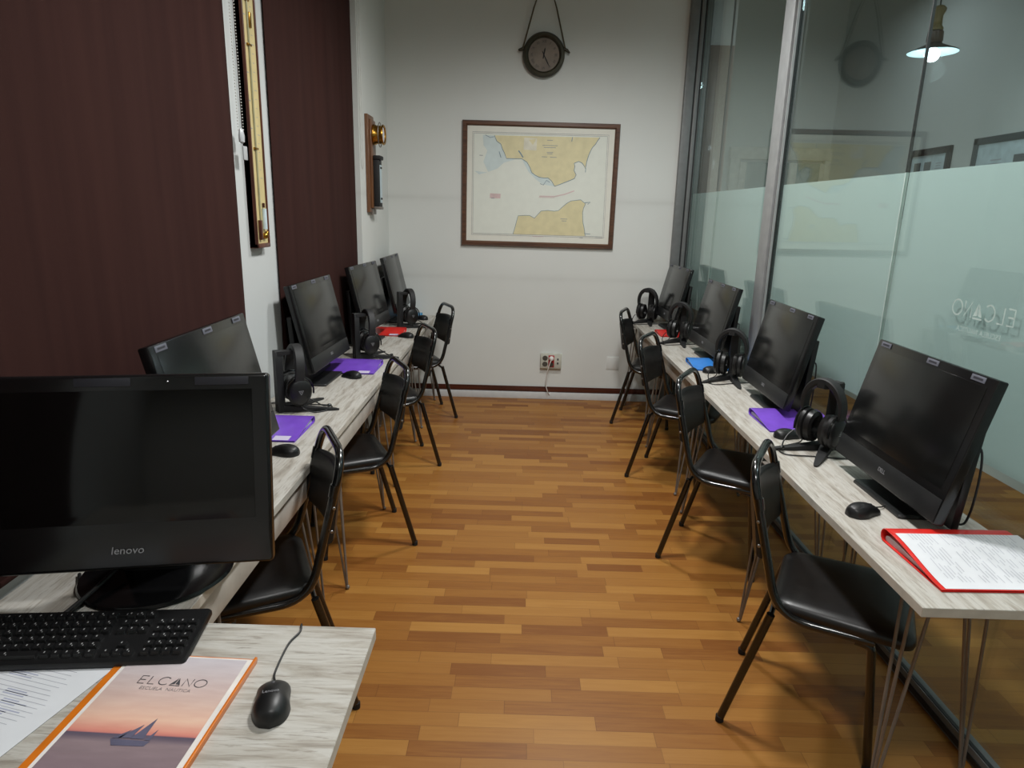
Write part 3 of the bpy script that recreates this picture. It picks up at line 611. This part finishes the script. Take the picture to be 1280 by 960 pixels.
# ------------------------------------------------------------------ chairs
def make_chair():
    o = empty('chair')
    # bent tube: seat rail - back upright - handle - back upright - seat rail
    P = [(.40, .195, .438), (.130, .203, .440), (.075, .203, .520), (.036, .196, .770), (.022, .182, .850), (.006, .176, .896)]
    Q = P+[(p[0], -p[1], p[2]) for p in P[::-1]]
    pth = fillet([Q[0], Q[1], Q[5], Q[6], Q[10], Q[11]], [.10, .095, .095, .10], 10)
    B().tube(pth, .0135, 0, 12).build('back_frame', 'tube', o)
    for s in (-1, 1):
        l = B().tube([(.113, s*.194, .436), (.0, s*.205, .012)], .0132, 0, 12).build('leg', 'tube', o)
        B().lathe([(.010, 0), (.0138, .002), (.0138, .022), (.010, .026)], 0, Matrix.Translation((0, s*.205, 0)), 12).build('rubber_foot', 'rubber', l)
        l = B().tube(fillet([(.352, s*.186, .424), (.396, s*.187, .420), (.440, s*.190, .012)], .02, 6), .0132, 0, 12).build('leg', 'tube', o)
        B().lathe([(.010, 0), (.0138, .002), (.0138, .022), (.010, .026)], 0, Matrix.Translation((.440, s*.190, 0)), 12).build('rubber_foot', 'rubber', l)
    for x in (.112, .392):
        B().tube([(x, -.186, .424), (x, .186, .424)], .009, 0, 10).build('stretcher', 'tube', o)
    # seat cushion
    lo = []
    for (z, ins, r) in ((.446, .016, .05), (.450, .004, .055), (.462, 0, .06), (.476, .003, .06), (.486, .014, .06), (.491, .04, .06), (.494, .09, .06), (.495, .15, .045)):
        lo.append([(x+.306, y*(1+.05*(x/.2)), z-.010*max(0, (x-.10)/.10)**2*(1 if ins < .1 else .3)) for x, y in rrect(.405-2*ins, .415-2*ins, max(.012, r-ins*.6), 6)])
    B().loft(lo).build('seat', 'vinyl', o)
    # curved back pad between the uprights
    lo = []
    n = 18
    for i in range(n+1):
        y = -.177+.354*i/n; q = 1-(y/.177)**2
        sag = -.034*q
        zt = .806+.012*q; zb = .606-.014*q
        prof = []
        for (tx, tz) in ((-.010, .02), (-.0135, .06), (-.0135, .5), (-.0135, .94), (-.010, .98), (0, 1), (.010, .98), (.0135, .94), (.0155, .5), (.0135, .06), (.010, .02), (0, 0)):
            z = zb+(zt-zb)*tz; prof.append((.036+.15*(.78-z)+tx+sag, y, z))
        lo.append(prof)
    B().loft(lo).build('backrest', 'pad', o)
    for s in (-1, 1):
        for z in (.735, .66):
            B().ball((.036+.15*(.78-z), s*(.203-.027*(z-.44)/.456+.0125), z), .0058, 0, 8, None, (1, .6, 1)).build('rivet', 'rivet', o)
        B().tube([(.0335, s*.1815, .806), (.0425, s*.1835, .768)], .0155, 0, 10).build('sleeve', 'chrome' if False else 'tube', o)
    return o
ch0 = make_chair()
G = 'black school chairs'
CH = [('R', .805, 2.087, -27.6, 'black vinyl chair beside the near end of the glass-side desks, seat fully in view'),
      ('R', .82, 3.183, -29, 'black tubular chair second along the glass-side desks, facing the purple folder'),
      ('R', .82, 4.228, -28, 'black tubular chair third along the glass-side desks, facing the blue folder'),
      ('R', .838, 5.371, -19, 'black tubular chair by the back wall on the glass side, farthest back'),
      ('L', -.60, 2.10, 205, 'black tubular chair half hidden behind the big front monitor'),
      ('L', -.578, 3.246, 205, 'black tubular chair second along the left wall desks, under the tall barometer side'),
      ('L', -.582, 4.332, 204.6, 'black tubular chair third along the left wall desks'),
      ('L', -.569, 5.40, 203.4, 'black tubular chair last along the left wall desks, against the white back wall')]
for i, (s, x, y, a, lab) in enumerate(CH):
    o = ch0 if i == 0 else dup(ch0)
    o.location = (x, y, 0); o.rotation_euler = (0, 0, radians(a)); tag(o, lab, 'chair', G)

# ------------------------------------------------------------------ computers
def make_computer():
    """viewer at -Y; origin on the desk under the bottom edge of the screen"""
    o = empty('desktop_computer'); W_, H_ = .62, .44; TI = radians(13.4)
    # base plate
    pl_ = [(-.145, .03), (.145, .03), (.150, .04), (.150, .205), (.140, .215), (-.140, .215), (-.150, .205), (-.150, .04)]
    pl_ = [(x, y-.03) for x, y in pl_]
    B().loft([[(x, y, 0) for x, y in pl_], [(x, y, .007) for x, y in pl_], [(x*.975, .09+(y-.09)*.97, .012) for x, y in pl_]]).build('base_plate', 'sat', o, True, 25)
    # upright back unit
    RU = Matrix.Translation((0, .110, .012)) @ Matrix.Rotation(radians(-4.5), 4, 'X')
    b = B().box((0, 0, .18), (.49, .026, .36), 0, .006, RU)
    for k in range(9): b.box((0, .0132, .09+k*.022), (.36, .002, .006), 1, 0, RU)
    b.build('rear_unit', ['black', 'blackm'], o)
    B().box((0, .085, .20), (.12, .09, .10), 0, .008).build('neck', 'black', o)
    T = Matrix.Translation((0, 0, .07)) @ Matrix.Rotation(-TI, 4, 'X')
    h = B().box((0, .016, H_/2), (W_, .032, H_), 0, .005, T).box((0, .034, H_*.60), (W_*.80, .02, H_*.50), 0, .008, T)
    hd = h.build('display_housing', 'bezel', o)
    B().box((0, -.0006, H_/2+.036), (W_-.058, .0016, H_-.128), 0, .0005, T).build('screen', 'screen', hd)
    b = B().box((0, -.0005, .040), (W_-.012, .002, .070), 0, .0005, T); b.build('chin', 'sat', hd)
    for x in (-.255, .02, .235):
        B().box((x, -.0008, H_-.0135), (.060, .0018, .017), 0, .0003, T).box((x, -.0019, H_-.0135), (.040, .0004, .006), 1, 0, T).build('sticker', ['sticker', 'stickerd'], hd)
    b = B(); text_into(b, 'DELL', .019, T @ Matrix(((1, 0, 0, 0), (0, 0, -1, -.002), (0, 1, 0, .036), (0, 0, 0, 1))), 0)
    b.build('badge', 'logo', hd, False)
    # cables at the back
    B().tube(smoothpath([(.20, .138, .25), (.225, .155, .26), (.245, .152, .18), (.235, .152, .06), (.20, .152, .012), (.08, .155, .006)]), .0034, 0, 8).build('cable', 'cable', o)
    return o
PC = [('R', 1.200, 2.08, .800, -90, 'black computer with tilted screen on the glass-side desks, nearest the camera'),
      ('R', 1.208, 3.22, .800, -91, 'black computer with tilted screen behind the purple folder on the glass side'),
      ('R', 1.200, 4.33, .800, -89, 'black computer with tilted screen behind the bright blue folder'),
      ('R', 1.185, 5.47, .820, -88, 'black computer with tilted screen on the glass side, nearest the back wall'),
      ('L', -.862, 2.01, .845, 90, 'black computer under the wide blind, mostly hidden by the front monitor'),
      ('L', -.980, 3.48, .845, 88, 'black computer beyond the tall barometer, behind a headset stand and purple folder'),
      ('L', -.968, 4.60, .845, 86, 'black computer on the left wall desks behind the red folder'),
      ('L', -.950, 5.52, .845, 90, 'black computer in the left back corner of the room')]
pc0 = make_computer()
for i, (s, x, y, z, a, lab) in enumerate(PC):
    o = pc0 if i == 0 else dup(pc0)
    o.location = (x, y, Z+.0005); o.rotation_euler = (0, 0, radians(a)); tag(o, lab, 'computer', 'black desktop computers')
    for k in kids(o):
        if k.name.startswith(('display_housing', 'neck')): k.location = (0, 0, z-Z-.07)

# big front all-in-one with disc foot
fr = empty('desktop_computer', 'large black all-in-one computer on a disc foot, filling the near left', 'computer', (-.852, 1.347, Z+.0005), radians(10.4))
Wf, Hf = .60, .440; T = Matrix.Translation((0, 0, .094)) @ Matrix.Rotation(radians(-11.5), 4, 'X')
hd = B().box((0, .018, Hf/2), (Wf, .036, Hf), 0, .009, T, 3).box((0, .045, Hf*.48), (Wf*.86, .034, Hf*.8), 0, .014, T).build('display_housing', 'bezel', fr)
B().box((0, -.0006, Hf/2+.036), (Wf-.072, .0016, Hf-.142), 0, .0005, T).build('screen', 'screenf', hd)
for x in (-.05, .20): B().box((x, -.0008, Hf-.016), (.115, .0018, .018), 0, .0003, T).build('sticker', 'stickerd', hd)
B().ball((.085, 0, Hf-.016), .003, 0, 8, T).build('webcam', 'screen', hd)
b = B(); text_into(b, 'lenovo', .024, T @ Matrix(((1.06, 0, 0, -.012), (0, 0, -1, -.0015), (0, 1, 0, .038), (0, 0, 0, 1))), 0, .0006, 'CENTER', .15); b.build('badge', 'logo', hd, False)
dk = Matrix.Translation((-.005, .150, 0))
B().lathe([(.002, 0), (.170, 0), (.176, .004), (.172, .011), (.150, .016), (.06, .022), (.002, .024)], 0, dk, 48).build('disc_foot', 'blackg', fr)
B().loft([[(x*.16, .15+y*.05, z) for x, y in rrect(1, 1, .3, 4)] for z in (.018, .08)]+[[(x*.12, .11+y*.05, z) for x, y in rrect(1, 1, .3, 4)] for z in (.16, .24)]).build('neck', 'black', fr)
for p, r in (([(-.30, .00, .0044), (-.24, -.035, .0044), (-.17, -.03, .0044), (-.13, .02, .0044), (-.165, .10, .0044), (-.19, .16, .0044)], .0042), ([(-.06, .155, .060), (-.09, .06, .040), (-.125, -.005, .020), (-.16, -.038, .0062), (-.24, -.045, .0062), (-.32, -.02, .0062)], .0056)):
    B().tube(smoothpath(p, 8), r, 0, 8).build('cable', 'cable', fr)

# ------------------------------------------------------------------ headsets and stands
def make_stand():
    o = empty('headset_stand')
    b = B()
    # V foot: two flat tapering blades
    for s in (-1, 1):
        a = s*radians(25); c, d_ = cos(a), sin(a)
        def P(t, wv, z): return (t*c-wv*d_, t*d_+wv*c, z)
        b.loft([[P(t, -w_, 0), P(t, w_, 0), P(t, w_, h_), P(t, -w_, h_)] for t, w_, h_ in ((-.018, .020, .036), (.06, .020, .026), (.15, .017, .016), (.235, .010, .009), (.252, .004, .006))])
    b.build('foot', 'blackm', o)
    B().loft([[(-.020, -w_, z), (.012, -w_*.8, z), (.012, w_*.8, z), (-.020, w_, z)] for z, w_ in ((.0, .030), (.06, .027), (.20, .024), (.272, .023), (.280, .018))]).build('post', 'blackm', o)
    B().loft([[(x, -w_, z0), (x, w_, z0), (x, w_, z1), (x, -w_, z1)] for x, w_, z0, z1 in ((-.012, .022, .258, .278), (.06, .021, .262, .276), (.098, .019, .264, .276), (.104, .015, .266, .288))]).build('hook', 'blackm', o)
    return o
def make_headset():
    """hangs with its band over the hook; ears on +-Y, front of the headset towards +X"""
    o = empty('headset'); cx = .066
    arc = []
    for i in range(25):
        a = radians(-22+224*i/24); arc.append((cx+.010*sin(a), .082*cos(a), .185+.106*sin(a)))
    n = len(arc)
    B().ribbon(arc, .042, [.011+.013*sin(pi*i/(n-1)) for i in range(n)], (1, 0, 0)).build('headband', 'blackm', o)
    B().ribbon([(p[0], p[1]*.885, .183+(p[2]-.183)*.90) for p in arc[7:18]], .030, .010, (1, 0, 0)).build('band_cushion', 'pad', o)
    for s in (-1, 1):
        B().ribbon([(cx-.002, s*.083, .176), (cx-.002, s*.082, .160), (cx-.002, s*.076, .148)], .020, .006, (1, 0, 0)).build('slider', 'slot', o)
        E_ = Matrix.Translation((cx, s*.048, .098)) @ Matrix.Rotation(-s*radians(90), 4, 'X') @ Matrix.Rotation(radians(0), 4, 'Z')
        # oval cup, axis along the ear direction; outer face at larger z
        el = lambda r, z: [(r*.90*cos(2*pi*k/28), r*1.1*sin(2*pi*k/28), z) for k in range(28)]
        cup = B().loft([el(r, z) for r, z in ((.054, .0), (.061, .004), (.061, .018), (.053, .026), (.052, .032), (.043, .038), (.002, .039))], 0, E_)
        cu = cup.build('ear_cup', 'black', o)
        B().loft([el(r, z) for r, z in ((.020, .004), (.052, .002), (.060, -.008), (.056, -.026), (.042, -.033), (.028, -.026), (.022, -.006))], 0, E_).build('ear_pad', 'vinyl', cu)
        e = B(); q = .011
        e.stroke([(-q, q*.6), (q, q*.6), (q*.45, -q*.1), (0, -q), (-q*.45, -q*.1)], .0026, .0398, 0, E_, True); e.stroke([(-q*.35, q*.1), (q*.35, q*.1)], .002, .0398, 0, E_)
        e.build('emblem', 'logo', cu, False)
        # yoke fork hugging the cup
        B().tube([(cx+.060*cos(radians(a)), s*.074, .098+.070*sin(radians(a))) for a in range(-10, 191, 20)], .0042, 0, 8).build('yoke', 'blackg', o)
    B().tube(smoothpath([(cx+.03, -.092, .07), (cx+.06, -.098, .05), (cx+.095, -.09, .026), (cx+.125, -.07, .018)]), .003, 0, 8).ball((cx+.13, -.066, .017), .008, 0, 10, None, (1.5, 1, 1)).build('microphone', 'black', o)
    B().tube(smoothpath([(cx, -.070, .046), (cx+.01, -.072, .020), (cx+.05, -.10, .0035), (cx+.12, -.09, .0035), (cx+.15, -.03, .0035), (cx+.08, .03, .0035), (cx+.04, .065, .0035), (cx-.03, .12, .0035), (cx-.10, .15, .0035)], 7), .0026, 0, 8).build('cable', 'cable', o)
    return o
hs = make_headset(); st = make_stand()
HS = [(1.262, 2.575, 212, 'nearest on the glass side, beside the purple folder'),
      (1.235, 3.755, 238, 'glass side, in front of the bright blue folder'),
      (1.210, 4.88, 236, 'glass side, in front of the closed red folder'),
      (1.135, 5.775, 237, 'glass side, against the back wall'),
      (-1.058, 2.885, 35, 'left row, just beyond the nearest purple folder'),
      (-.985, 4.02, 35, 'left row, beside the red folder'),
      (-.918, 5.165, 35, 'left row, farthest back')]
for i, (x, y, a, lab) in enumerate(HS):
    o = st if i == 0 else dup(st); o.location = (x, y, Z+.0005); o.rotation_euler = (0, 0, radians(a)); tag(o, 'black headset stand, '+lab, 'headset stand', 'headset stands')
    o = hs if i == 0 else dup(hs); o.location = (x, y, Z+.0005); o.rotation_euler = (0, 0, radians(a)); tag(o, 'black headset on its stand, '+lab, 'headset', 'black headsets')

# ------------------------------------------------------------------ mice
def make_mouse(name='computer_mouse', path=None, ln=.128, wd=.072, ht=.038):
    o = empty(name); lo = []; n = 20      # front of the mouse towards +Y
    for i in range(n+1):
        t = i/n; y = -ln/2+ln*t
        w_ = wd/2*(max(0, 1-abs(2*t-1)**3.2))**.5*(1-.10*sin(pi*min(1, max(0, (t-.35)/.45))))
        h_ = ht*(sin(pi*(.10+.86*t)**.78)**.75 if 0 < t < 1 else .02)
        w_ = max(w_, .001); h_ = max(h_, .003)
        lo.append([(w_*cos(a)*(1 if sin(a) > 0 else 1), y, .001+h_*max(0, sin(a))**.8) for a in [pi*k/14 for k in range(15)]])
    B().loft(lo).build('body', 'black', o, True, 50)
    B().lathe([(.002, -.003), (.009, -.003), (.010, 0), (.009, .003), (.002, .003)], 0, Matrix.Translation((0, ln*.24, ht*.50)) @ Matrix.Rotation(radians(90), 4, 'Y'), 14).build('scroll_wheel', 'slot', o)
    if path: B().tube(smoothpath([(0, ln*.46, .010)]+path, 7), .0022, 0, 8).build('cable', 'cable', o)
    return o
m0 = make_mouse(path=[(.002, .095, .006), (-.01, .15, .003), (.012, .19, .003)])
mice = [(1.105, 1.965, -62, 'glossy black mouse in front of the nearest glass-side computer'),
        (1.155, 2.712, -75, 'black mouse peeking out behind the nearest glass-side headset'),
        (1.165, 3.90, -75, 'black mouse beside the bright blue folder'),
        (-.865, 2.350, 75, 'black mouse in front of the purple folder nearest on the left'),
        (-.905, 3.545, 60, 'black mouse by the second purple folder, left wall desks'),
        (-.812, 4.770, 65, 'black mouse in front of the red folder, left wall desks'),
        (-.822, 5.600, 65, 'black mouse at the far left corner by the light blue folder')]
for i, (x, y, a, lab) in enumerate(mice):
    o = m0 if i == 0 else dup(m0); o.location = (x, y, Z+.0005); o.rotation_euler = (0, 0, radians(a)); tag(o, lab, 'mouse', 'black computer mice')
def loc(x, y, z): 
    v = Matrix.Rotation(radians(-15), 3, 'Z') @ Vector((x+.437, y-1.048, 0)); return (v.x, v.y, z)
mf = make_mouse(path=[loc(-.461, 1.128, .006), loc(-.466, 1.18, .0035), loc(-.466, 1.23, .003), loc(-.456, 1.268, .003), loc(-.461, 1.292, .003), loc(-.462, 1.298, -.006), loc(-.462, 1.298, -.05)], ln=.122, wd=.068, ht=.037)
mf.location = (-.437, 1.048, Z+.0005); mf.rotation_euler = (0, 0, radians(15)); tag(mf, 'black mouse with its wire on the near left table, beside the orange folder', 'mouse', 'black computer mice')
b = B(); text_into(b, 'Lenovo', .010, Matrix.Translation((0, -.012, .0385)), 0); b.build('badge', 'logo', mf, False)
mf_b = [k for k in kids(mf) if k.name.startswith('badge')][0]

# ------------------------------------------------------------------ folders
def folder(name, label, x0, x1, y0, y1, cm, inner, side, rot=0, lab=True, th=.026, group='coloured plastic folders', paper_top=False):
    """teardrop fold: round spine at far Y, thin at near Y, open towards the aisle (side=-1: aisle at -X)"""
    xc, yc = (x0+x1)/2, (y0+y1)/2; lw, d = (x1-x0), (y1-y0)
    o = empty(name, label, 'folder', (xc, yc, Z+.0006), radians(rot), group)
    r = th/2
    out = [(-d/2, .0006)]+[(-d/2+(d-r)*t, .0006) for t in (.3, .6, .9, 1.0)]
    out += [(d/2-r+r*sin(radians(a)), r-r*cos(radians(a))) for a in (30, 60, 90, 120, 150, 180)]
    for t in (.12, .25, .4, .55, .7, .85, 1.0): out.append((d/2-r-(d-r)*t, .006+(th-.006)*(.5+.5*cos(pi*t))**.9))
    tk = .0016
    inn = [((y)*(1-.012), tk+max(0, z-tk*2+0*.1)) for y, z in out]
    # thin wall sheet: outer loop + inner loop joined as strip sections along X
    sec = out+inn[::-1]
    B().loft([[(-lw/2, y, z) for y, z in sec], [(lw/2, y, z) for y, z in sec]]).build('sleeve', cm, o, True, 50)
    ps = [(y*.93, .0022+max(0, z-.0075)*.55) for y, z in out]
    pin = B(); pin.loft([[(x, y, z) for y, z in ps] for x in ((-lw/2+.010, lw/2-.012))])
    pin.build('sheets', 'paper', o)
    if lab:
        lxp = side*(lw/2-.06)
        vs = []
        for k in range(4):
            yy = -d/2+.004+.044*k/3; t = (d/2-r-yy)/(d-r); zz = .006+(th-.006)*(.5+.5*cos(pi*t))**.9+.0008
            vs += [(lxp-.032, yy, zz), (lxp+.032, yy, zz)]
        B().raw(vs, [[2*k, 2*k+1, 2*k+3, 2*k+2] for k in range(3)]).build('label', 'label', o)
    return o
folder('plastic_folder', 'purple folder lying beside the nearest headset on the glass side', 1.10, 1.415, 2.775, 3.05, 'purple', 'purple_d', -1, 1, False, .034)
folder('plastic_folder', 'bright blue folder behind a headset on the glass side', 1.072, 1.40, 3.935, 4.19, 'blue', 'blue_d', -1, 0, False, .030)
folder('plastic_folder', 'closed red folder under the far glass-side headset', 1.090, 1.395, 5.06, 5.30, 'red', 'red_d', -1, 0, False, .020)
folder('plastic_folder', 'purple folder on the left wall desks nearest the big front monitor', -1.17, -.865, 2.475, 2.745, 'purple', 'purple_d', 1, 0, True, .030)
folder('plastic_folder', 'purple folder below the barometer side, second on the left wall desks', -1.13, -.800, 3.615, 3.89, 'purple', 'purple_d', 1, 0, True, .030)
folder('plastic_folder', 'red folder on the left wall desks behind a mouse', -1.10, -.850, 4.79, 5.03, 'red', 'red_d', 1, 0, True, .030)
folder('plastic_folder', 'light blue folder in the far left corner of the desks', -1.09, -.845, 5.665, 5.835, 'teal', 'teal_d', 1, 0, False, .026)
rf = folder('plastic_folder', 'red folder with printed pages on top at the near end of the glass side', 1.075, 1.43, 1.515, 1.80, 'red', 'red_d', -1, 1.5, False, .040)
# printed pages following the curve of the red folder
def curved_pages(x0, x1, d, th):
    r = th/2; pr = []
    for k in range(11):
        t = .10+.885*k/10; yy = d/2-r-(d-r)*t
        pr.append((yy, .006+(th-.006)*(.5+.5*cos(pi*t))**.9+.0012))
    return pr
pr = curved_pages(0, 0, .285, .040)
b = B(); lw = .355
b.loft([[(-lw/2+.012, y, z) for y, z in pr], [(lw/2+.01, y, z) for y, z in pr]], 0, None, False, False)
def zat(y):
    for (ya, za), (yb, zb) in zip(pr, pr[1:]):
        if yb <= y <= ya: return za+(zb-za)*(ya-y)/(ya-yb)+.0007
    return pr[-1][1]+.0007
rnd = random.Random(3)
for k in range(30):                 # lines of print run across the sheet
    x = -lw/2+.045+k*.0098
    if k in (7, 8, 15, 23): continue
    y = .095
    while y > -.105:
        ln = rnd.uniform(.02, .07); y2 = max(-.11, y-ln)
        b.raw([(x, y, zat(y)), (x, y2, zat(y2)), (x+.0022, y2, zat(y2)), (x+.0022, y, zat(y))], [[0, 1, 2, 3]], 1); y = y2-rnd.uniform(.006, .03)
pgs = b.build('printed_pages', ['paper', 'inkl'], None, True, 60)
pgs.location = rf.location; pgs.rotation_euler = rf.rotation_euler; tag(pgs, 'white printed pages lying on the red folder nearest the glass', 'paper')

# orange folder with the school cover
of = empty('plastic_folder', 'orange folder with a sailing boat cover in the near left corner', 'folder', (-.652, 1.002, Z+.0005), radians(-2.0))
of.location.z = Z+.0006
FWd, FL = .272, .345
B().prism(rrect(FWd, FL, .006, 3), 0, .0045).box((FWd/2-.003, 0, .006), (.006, FL, .010), 0, .002).build('back_cover', 'orange', of)
c = B(); c.raw([(-FWd/2+.016, -FL/2+.004, .0056), (FWd/2-.008, -FL/2+.004, .0062), (FWd/2-.008, FL/2-.004, .0062), (-FWd/2+.016, FL/2-.004, .0056)], [[0, 1, 2, 3]], 0)  # pale margin showing around the print
c.raw([(-FWd/2+.024, -FL/2+.012, .0064), (FWd/2-.018, -FL/2+.012, .0067), (FWd/2-.018, FL/2-.008, .0067), (-FWd/2+.024, FL/2-.008, .0064)], [[0, 1, 2, 3]], 1)
zz = .0071
elcano(c, .0208, Matrix.Translation((.004, FL/2-.090, zz)) @ Matrix.Rotation(radians(-1.5), 4, 'Z'), 2, .0017)
text_into(c, 'ESCUELA  NAUTICA', .0112, Matrix.Translation((.000, FL/2-.105, zz)) @ Matrix.Rotation(radians(-1.5), 4, 'Z'), 4, 0)
hy = .17-.34*.625
for tri in ([(-.048, hy-.004), (-.020, hy-.002), (-.012, hy+.052)], [(-.020, hy-.004), (.008, hy-.004), (.006, hy+.080)], [(.012, hy-.008), (.024, hy-.008), (.026, hy+.036)], [(-.060, hy-.006), (-.042, hy-.006), (-.030, hy+.030)]):
    c.raw([(.024+x*.80, hy-.006+(y-hy)*.58, zz+.0001) for x, y in tri], [[0, 1, 2]], 3)
c.raw([(.024+x*.80, hy-.006+(y-hy)*.8, zz) for x, y in ((-.062, hy-.006), (.026, hy-.008), (.020, hy-.022), (-.050, hy-.024))], [[0, 1, 2, 3]], 3)
c.build('printed_cover', ['cover_edge', 'sunset', 'inkd', 'sail', 'inkm'], of, False)
# printed sheets under the keyboard
def sheet(x, y, rz, z, label, w_=.24, h_=.34):
    b = B(); b.box((0, 0, .0004), (w_, h_, .0008), 0)
    rn = random.Random(int(abs(x)*1000)); yy = h_/2-.02
    while yy > -h_/2+.03:
        b.quad(-w_/2+.02, yy, w_/2-.035-rn.uniform(0, .03), yy+.0012, .0010, 1)
        if rn.random() < .33:
            x1 = rn.uniform(-.08, .0)
            for q in range(3): b.quad(x1, yy-.006-q*.005, x1+rn.uniform(.03, .06), yy-.0035-q*.005, .0010, 2)
        yy -= .011
    o = b.build('printed_sheet', ['paper', 'ink', 'ink_b'], None, False); o.location = (x, y, z); o.rotation_euler = (0, 0, radians(rz)); tag(o, label, 'paper', 'printed sheets'); return o
sheet(-.925, 1.062, -14, Z+.0012, 'white printed sheet sticking out below the keyboard, left of the orange folder')
# keyboard
kb = empty('keyboard', 'black full-size keyboard in front of the big monitor', 'keyboard', (-.912, 1.205, Z+.0020), radians(5.5))
KW, KD = .515, .165; KT = Matrix.Translation((0, 0, .004)) @ Matrix.Rotation(radians(4.5), 4, 'X') @ Matrix.Translation((0, 0, .007))
KB_ = B().loft([[(x, y, z) for x, y in rrect(KW, KD, .008, 4)] for z in (-.004, .004)]+[[(x*.99, y*.97, .0085) for x, y in rrect(KW, KD, .008, 4)]], 0, KT)
KB_.build('body', 'black', kb)
k = B(); rn = random.Random(5)
def key(x, y, w_, h_=.0172):
    k.loft([[(x+px, y+py2, .008) for px, py2 in rrect(w_, h_, .0015, 1)], [(x+px*(1-.0032/w_), y+py2*.80+.0008, .0155) for px, py2 in rrect(w_, h_, .0015, 1)]], 0, KT)
    k.quad(x-.0035, y+.000, x-.0008, y+.0045, .0158, 1, KT)
    if rn.random() < .3: k.quad(x+.001, y-.004, x+.003, y-.001, .0158, 1, KT)
u = .0212
for r in range(6):
    y = KD/2-.024-r*.0222-(.004 if r else 0)
    if r == 0: xs = [(-.5+.5+i*1.0, .9) for i in range(15)]
    for i in range(15):
        if r == 5 and 3 < i < 10: continue
        key(-KW/2+.020+u*(i+.15*(r % 3)), y, u*.90)
    if r == 5: key(-KW/2+.020+u*6.8, y, u*5.6)
    for i in range(3):
        if r in (3,): continue
        if r == 4 and i != 1: continue
        key(-KW/2+.020+u*(15.8+i), y, u*.9)
    for i in range(4):
        if r == 0: continue
        key(-KW/2+.020+u*(19.3+i), y, u*.9)
k.build('keycap', ['key', 'kleg'], kb, False)
b = B().box((KW/2-.16, KD/2-.020, .010), (.062, .010, .003), 0, .001, KT); text_into(b, 'Lenovo', .0085, KT @ Matrix.Translation((KW/2-.16, KD/2-.023, .0122)), 1); b.build('badge', ['black', 'logo'], kb, False)
# a white scrap of cable tag behind the keyboard is left out: not legible as an object

# ------------------------------------------------------------------ other room: lamp and pictures
lp = empty('pendant_lamp', 'lit pendant lamp with wide enamel shade in the room behind the glass', 'lamp', (2.30, 4.165, 2.545)); lp.scale = (.68, .68, .68)
B().lathe([(.004, .115), (.045, .112), (.060, .092), (.10, .075), (.185, .040), (.19, .034), (.183, .036), (.10, .066), (.05, .085), (.004, .09)], 0, None, 40).build('shade', 'shadein', lp)
B().lathe([(.05, .118), (.062, .097), (.102, .079), (.19, .0415)], 0, None, 40, False).build('shade_top', 'shade', lp)
B().lathe([(.004, .10), (.055, .105), (.062, .125), (.058, .19), (.040, .20), (.004, .202)], 0, None, 24).build('socket_housing', 'lampb', lp)
B().lathe([(.004, .195), (.050, .200), (.052, .215), (.036, .24), (.034, .31), (.050, .345), (.052, .365), (.03, .385), (.004, .388)], 0, None, 24).build('insulator', 'lampy', lp)
B().tube([(0, 0, .38), (0, 0, (CE-2.545)/.68)], .006, 0, 8).build('cord', 'cable', lp)
B().ball((0, 0, .018), .058, 0, 20, None, (1, 1, .95)).build('bulb', 'bulb', lp)
pl_ = bpy.data.lights.new('bulb_light', 'POINT'); pl_.energy = 5; pl_.color = (.82, .94, 1); pl_.shadow_soft_size = .06
po = bpy.data.objects.new('bulb_light', pl_); COL.objects.link(po); po.location = (2.30, 4.165, 2.475)
def wallpic(y0, y1, zb, zt, fm, label, seed, wdt):
    o = empty('framed_picture', label, 'picture', (3.2, (y0+y1)/2, zb), 0, 'framed pictures in the next room')
    w_ = y1-y0; h_ = zt-zb
    B().box((-.012, -w_/2+wdt/2, h_/2), (.024, wdt, h_), 0, .003).box((-.012, w_/2-wdt/2, h_/2), (.024, wdt, h_), 0, .003).box((-.012, 0, wdt/2), (.024, w_, wdt), 0, .003).box((-.012, 0, h_-wdt/2), (.024, w_, wdt), 0, .003).build('frame', fm, o)
    b = B().box((-.008, 0, h_/2), (.008, w_-wdt*1.6, h_-wdt*1.6), 0); rn = random.Random(seed)
    for i in range(3):
        for j in range(3):
            cy, cz = (i-1)*w_*.25, h_*(.25+.24*j); ink = 2 if rn.random() < .35 else 1
            if ink == 2: b.box((-.0125, cy, cz), (.0006, w_*.16, h_*.16), 2)
            else:
                for q in range(4): b.box((-.0125, cy, cz+h_*.05-q*h_*.035), (.0006, w_*rn.uniform(.1, .19), h_*.012), 1)
    b.build('print', ['pale', 'ink', 'photoink'], o, False)
wallpic(5.30, 5.86, 1.66, 2.20, 'framek', 'small black framed print in the next room, left of the larger one', 4, .05)
wallpic(4.05, 5.04, 1.50, 2.215, 'frameg', 'wide grey framed print at the right edge behind the glass', 9, .045)
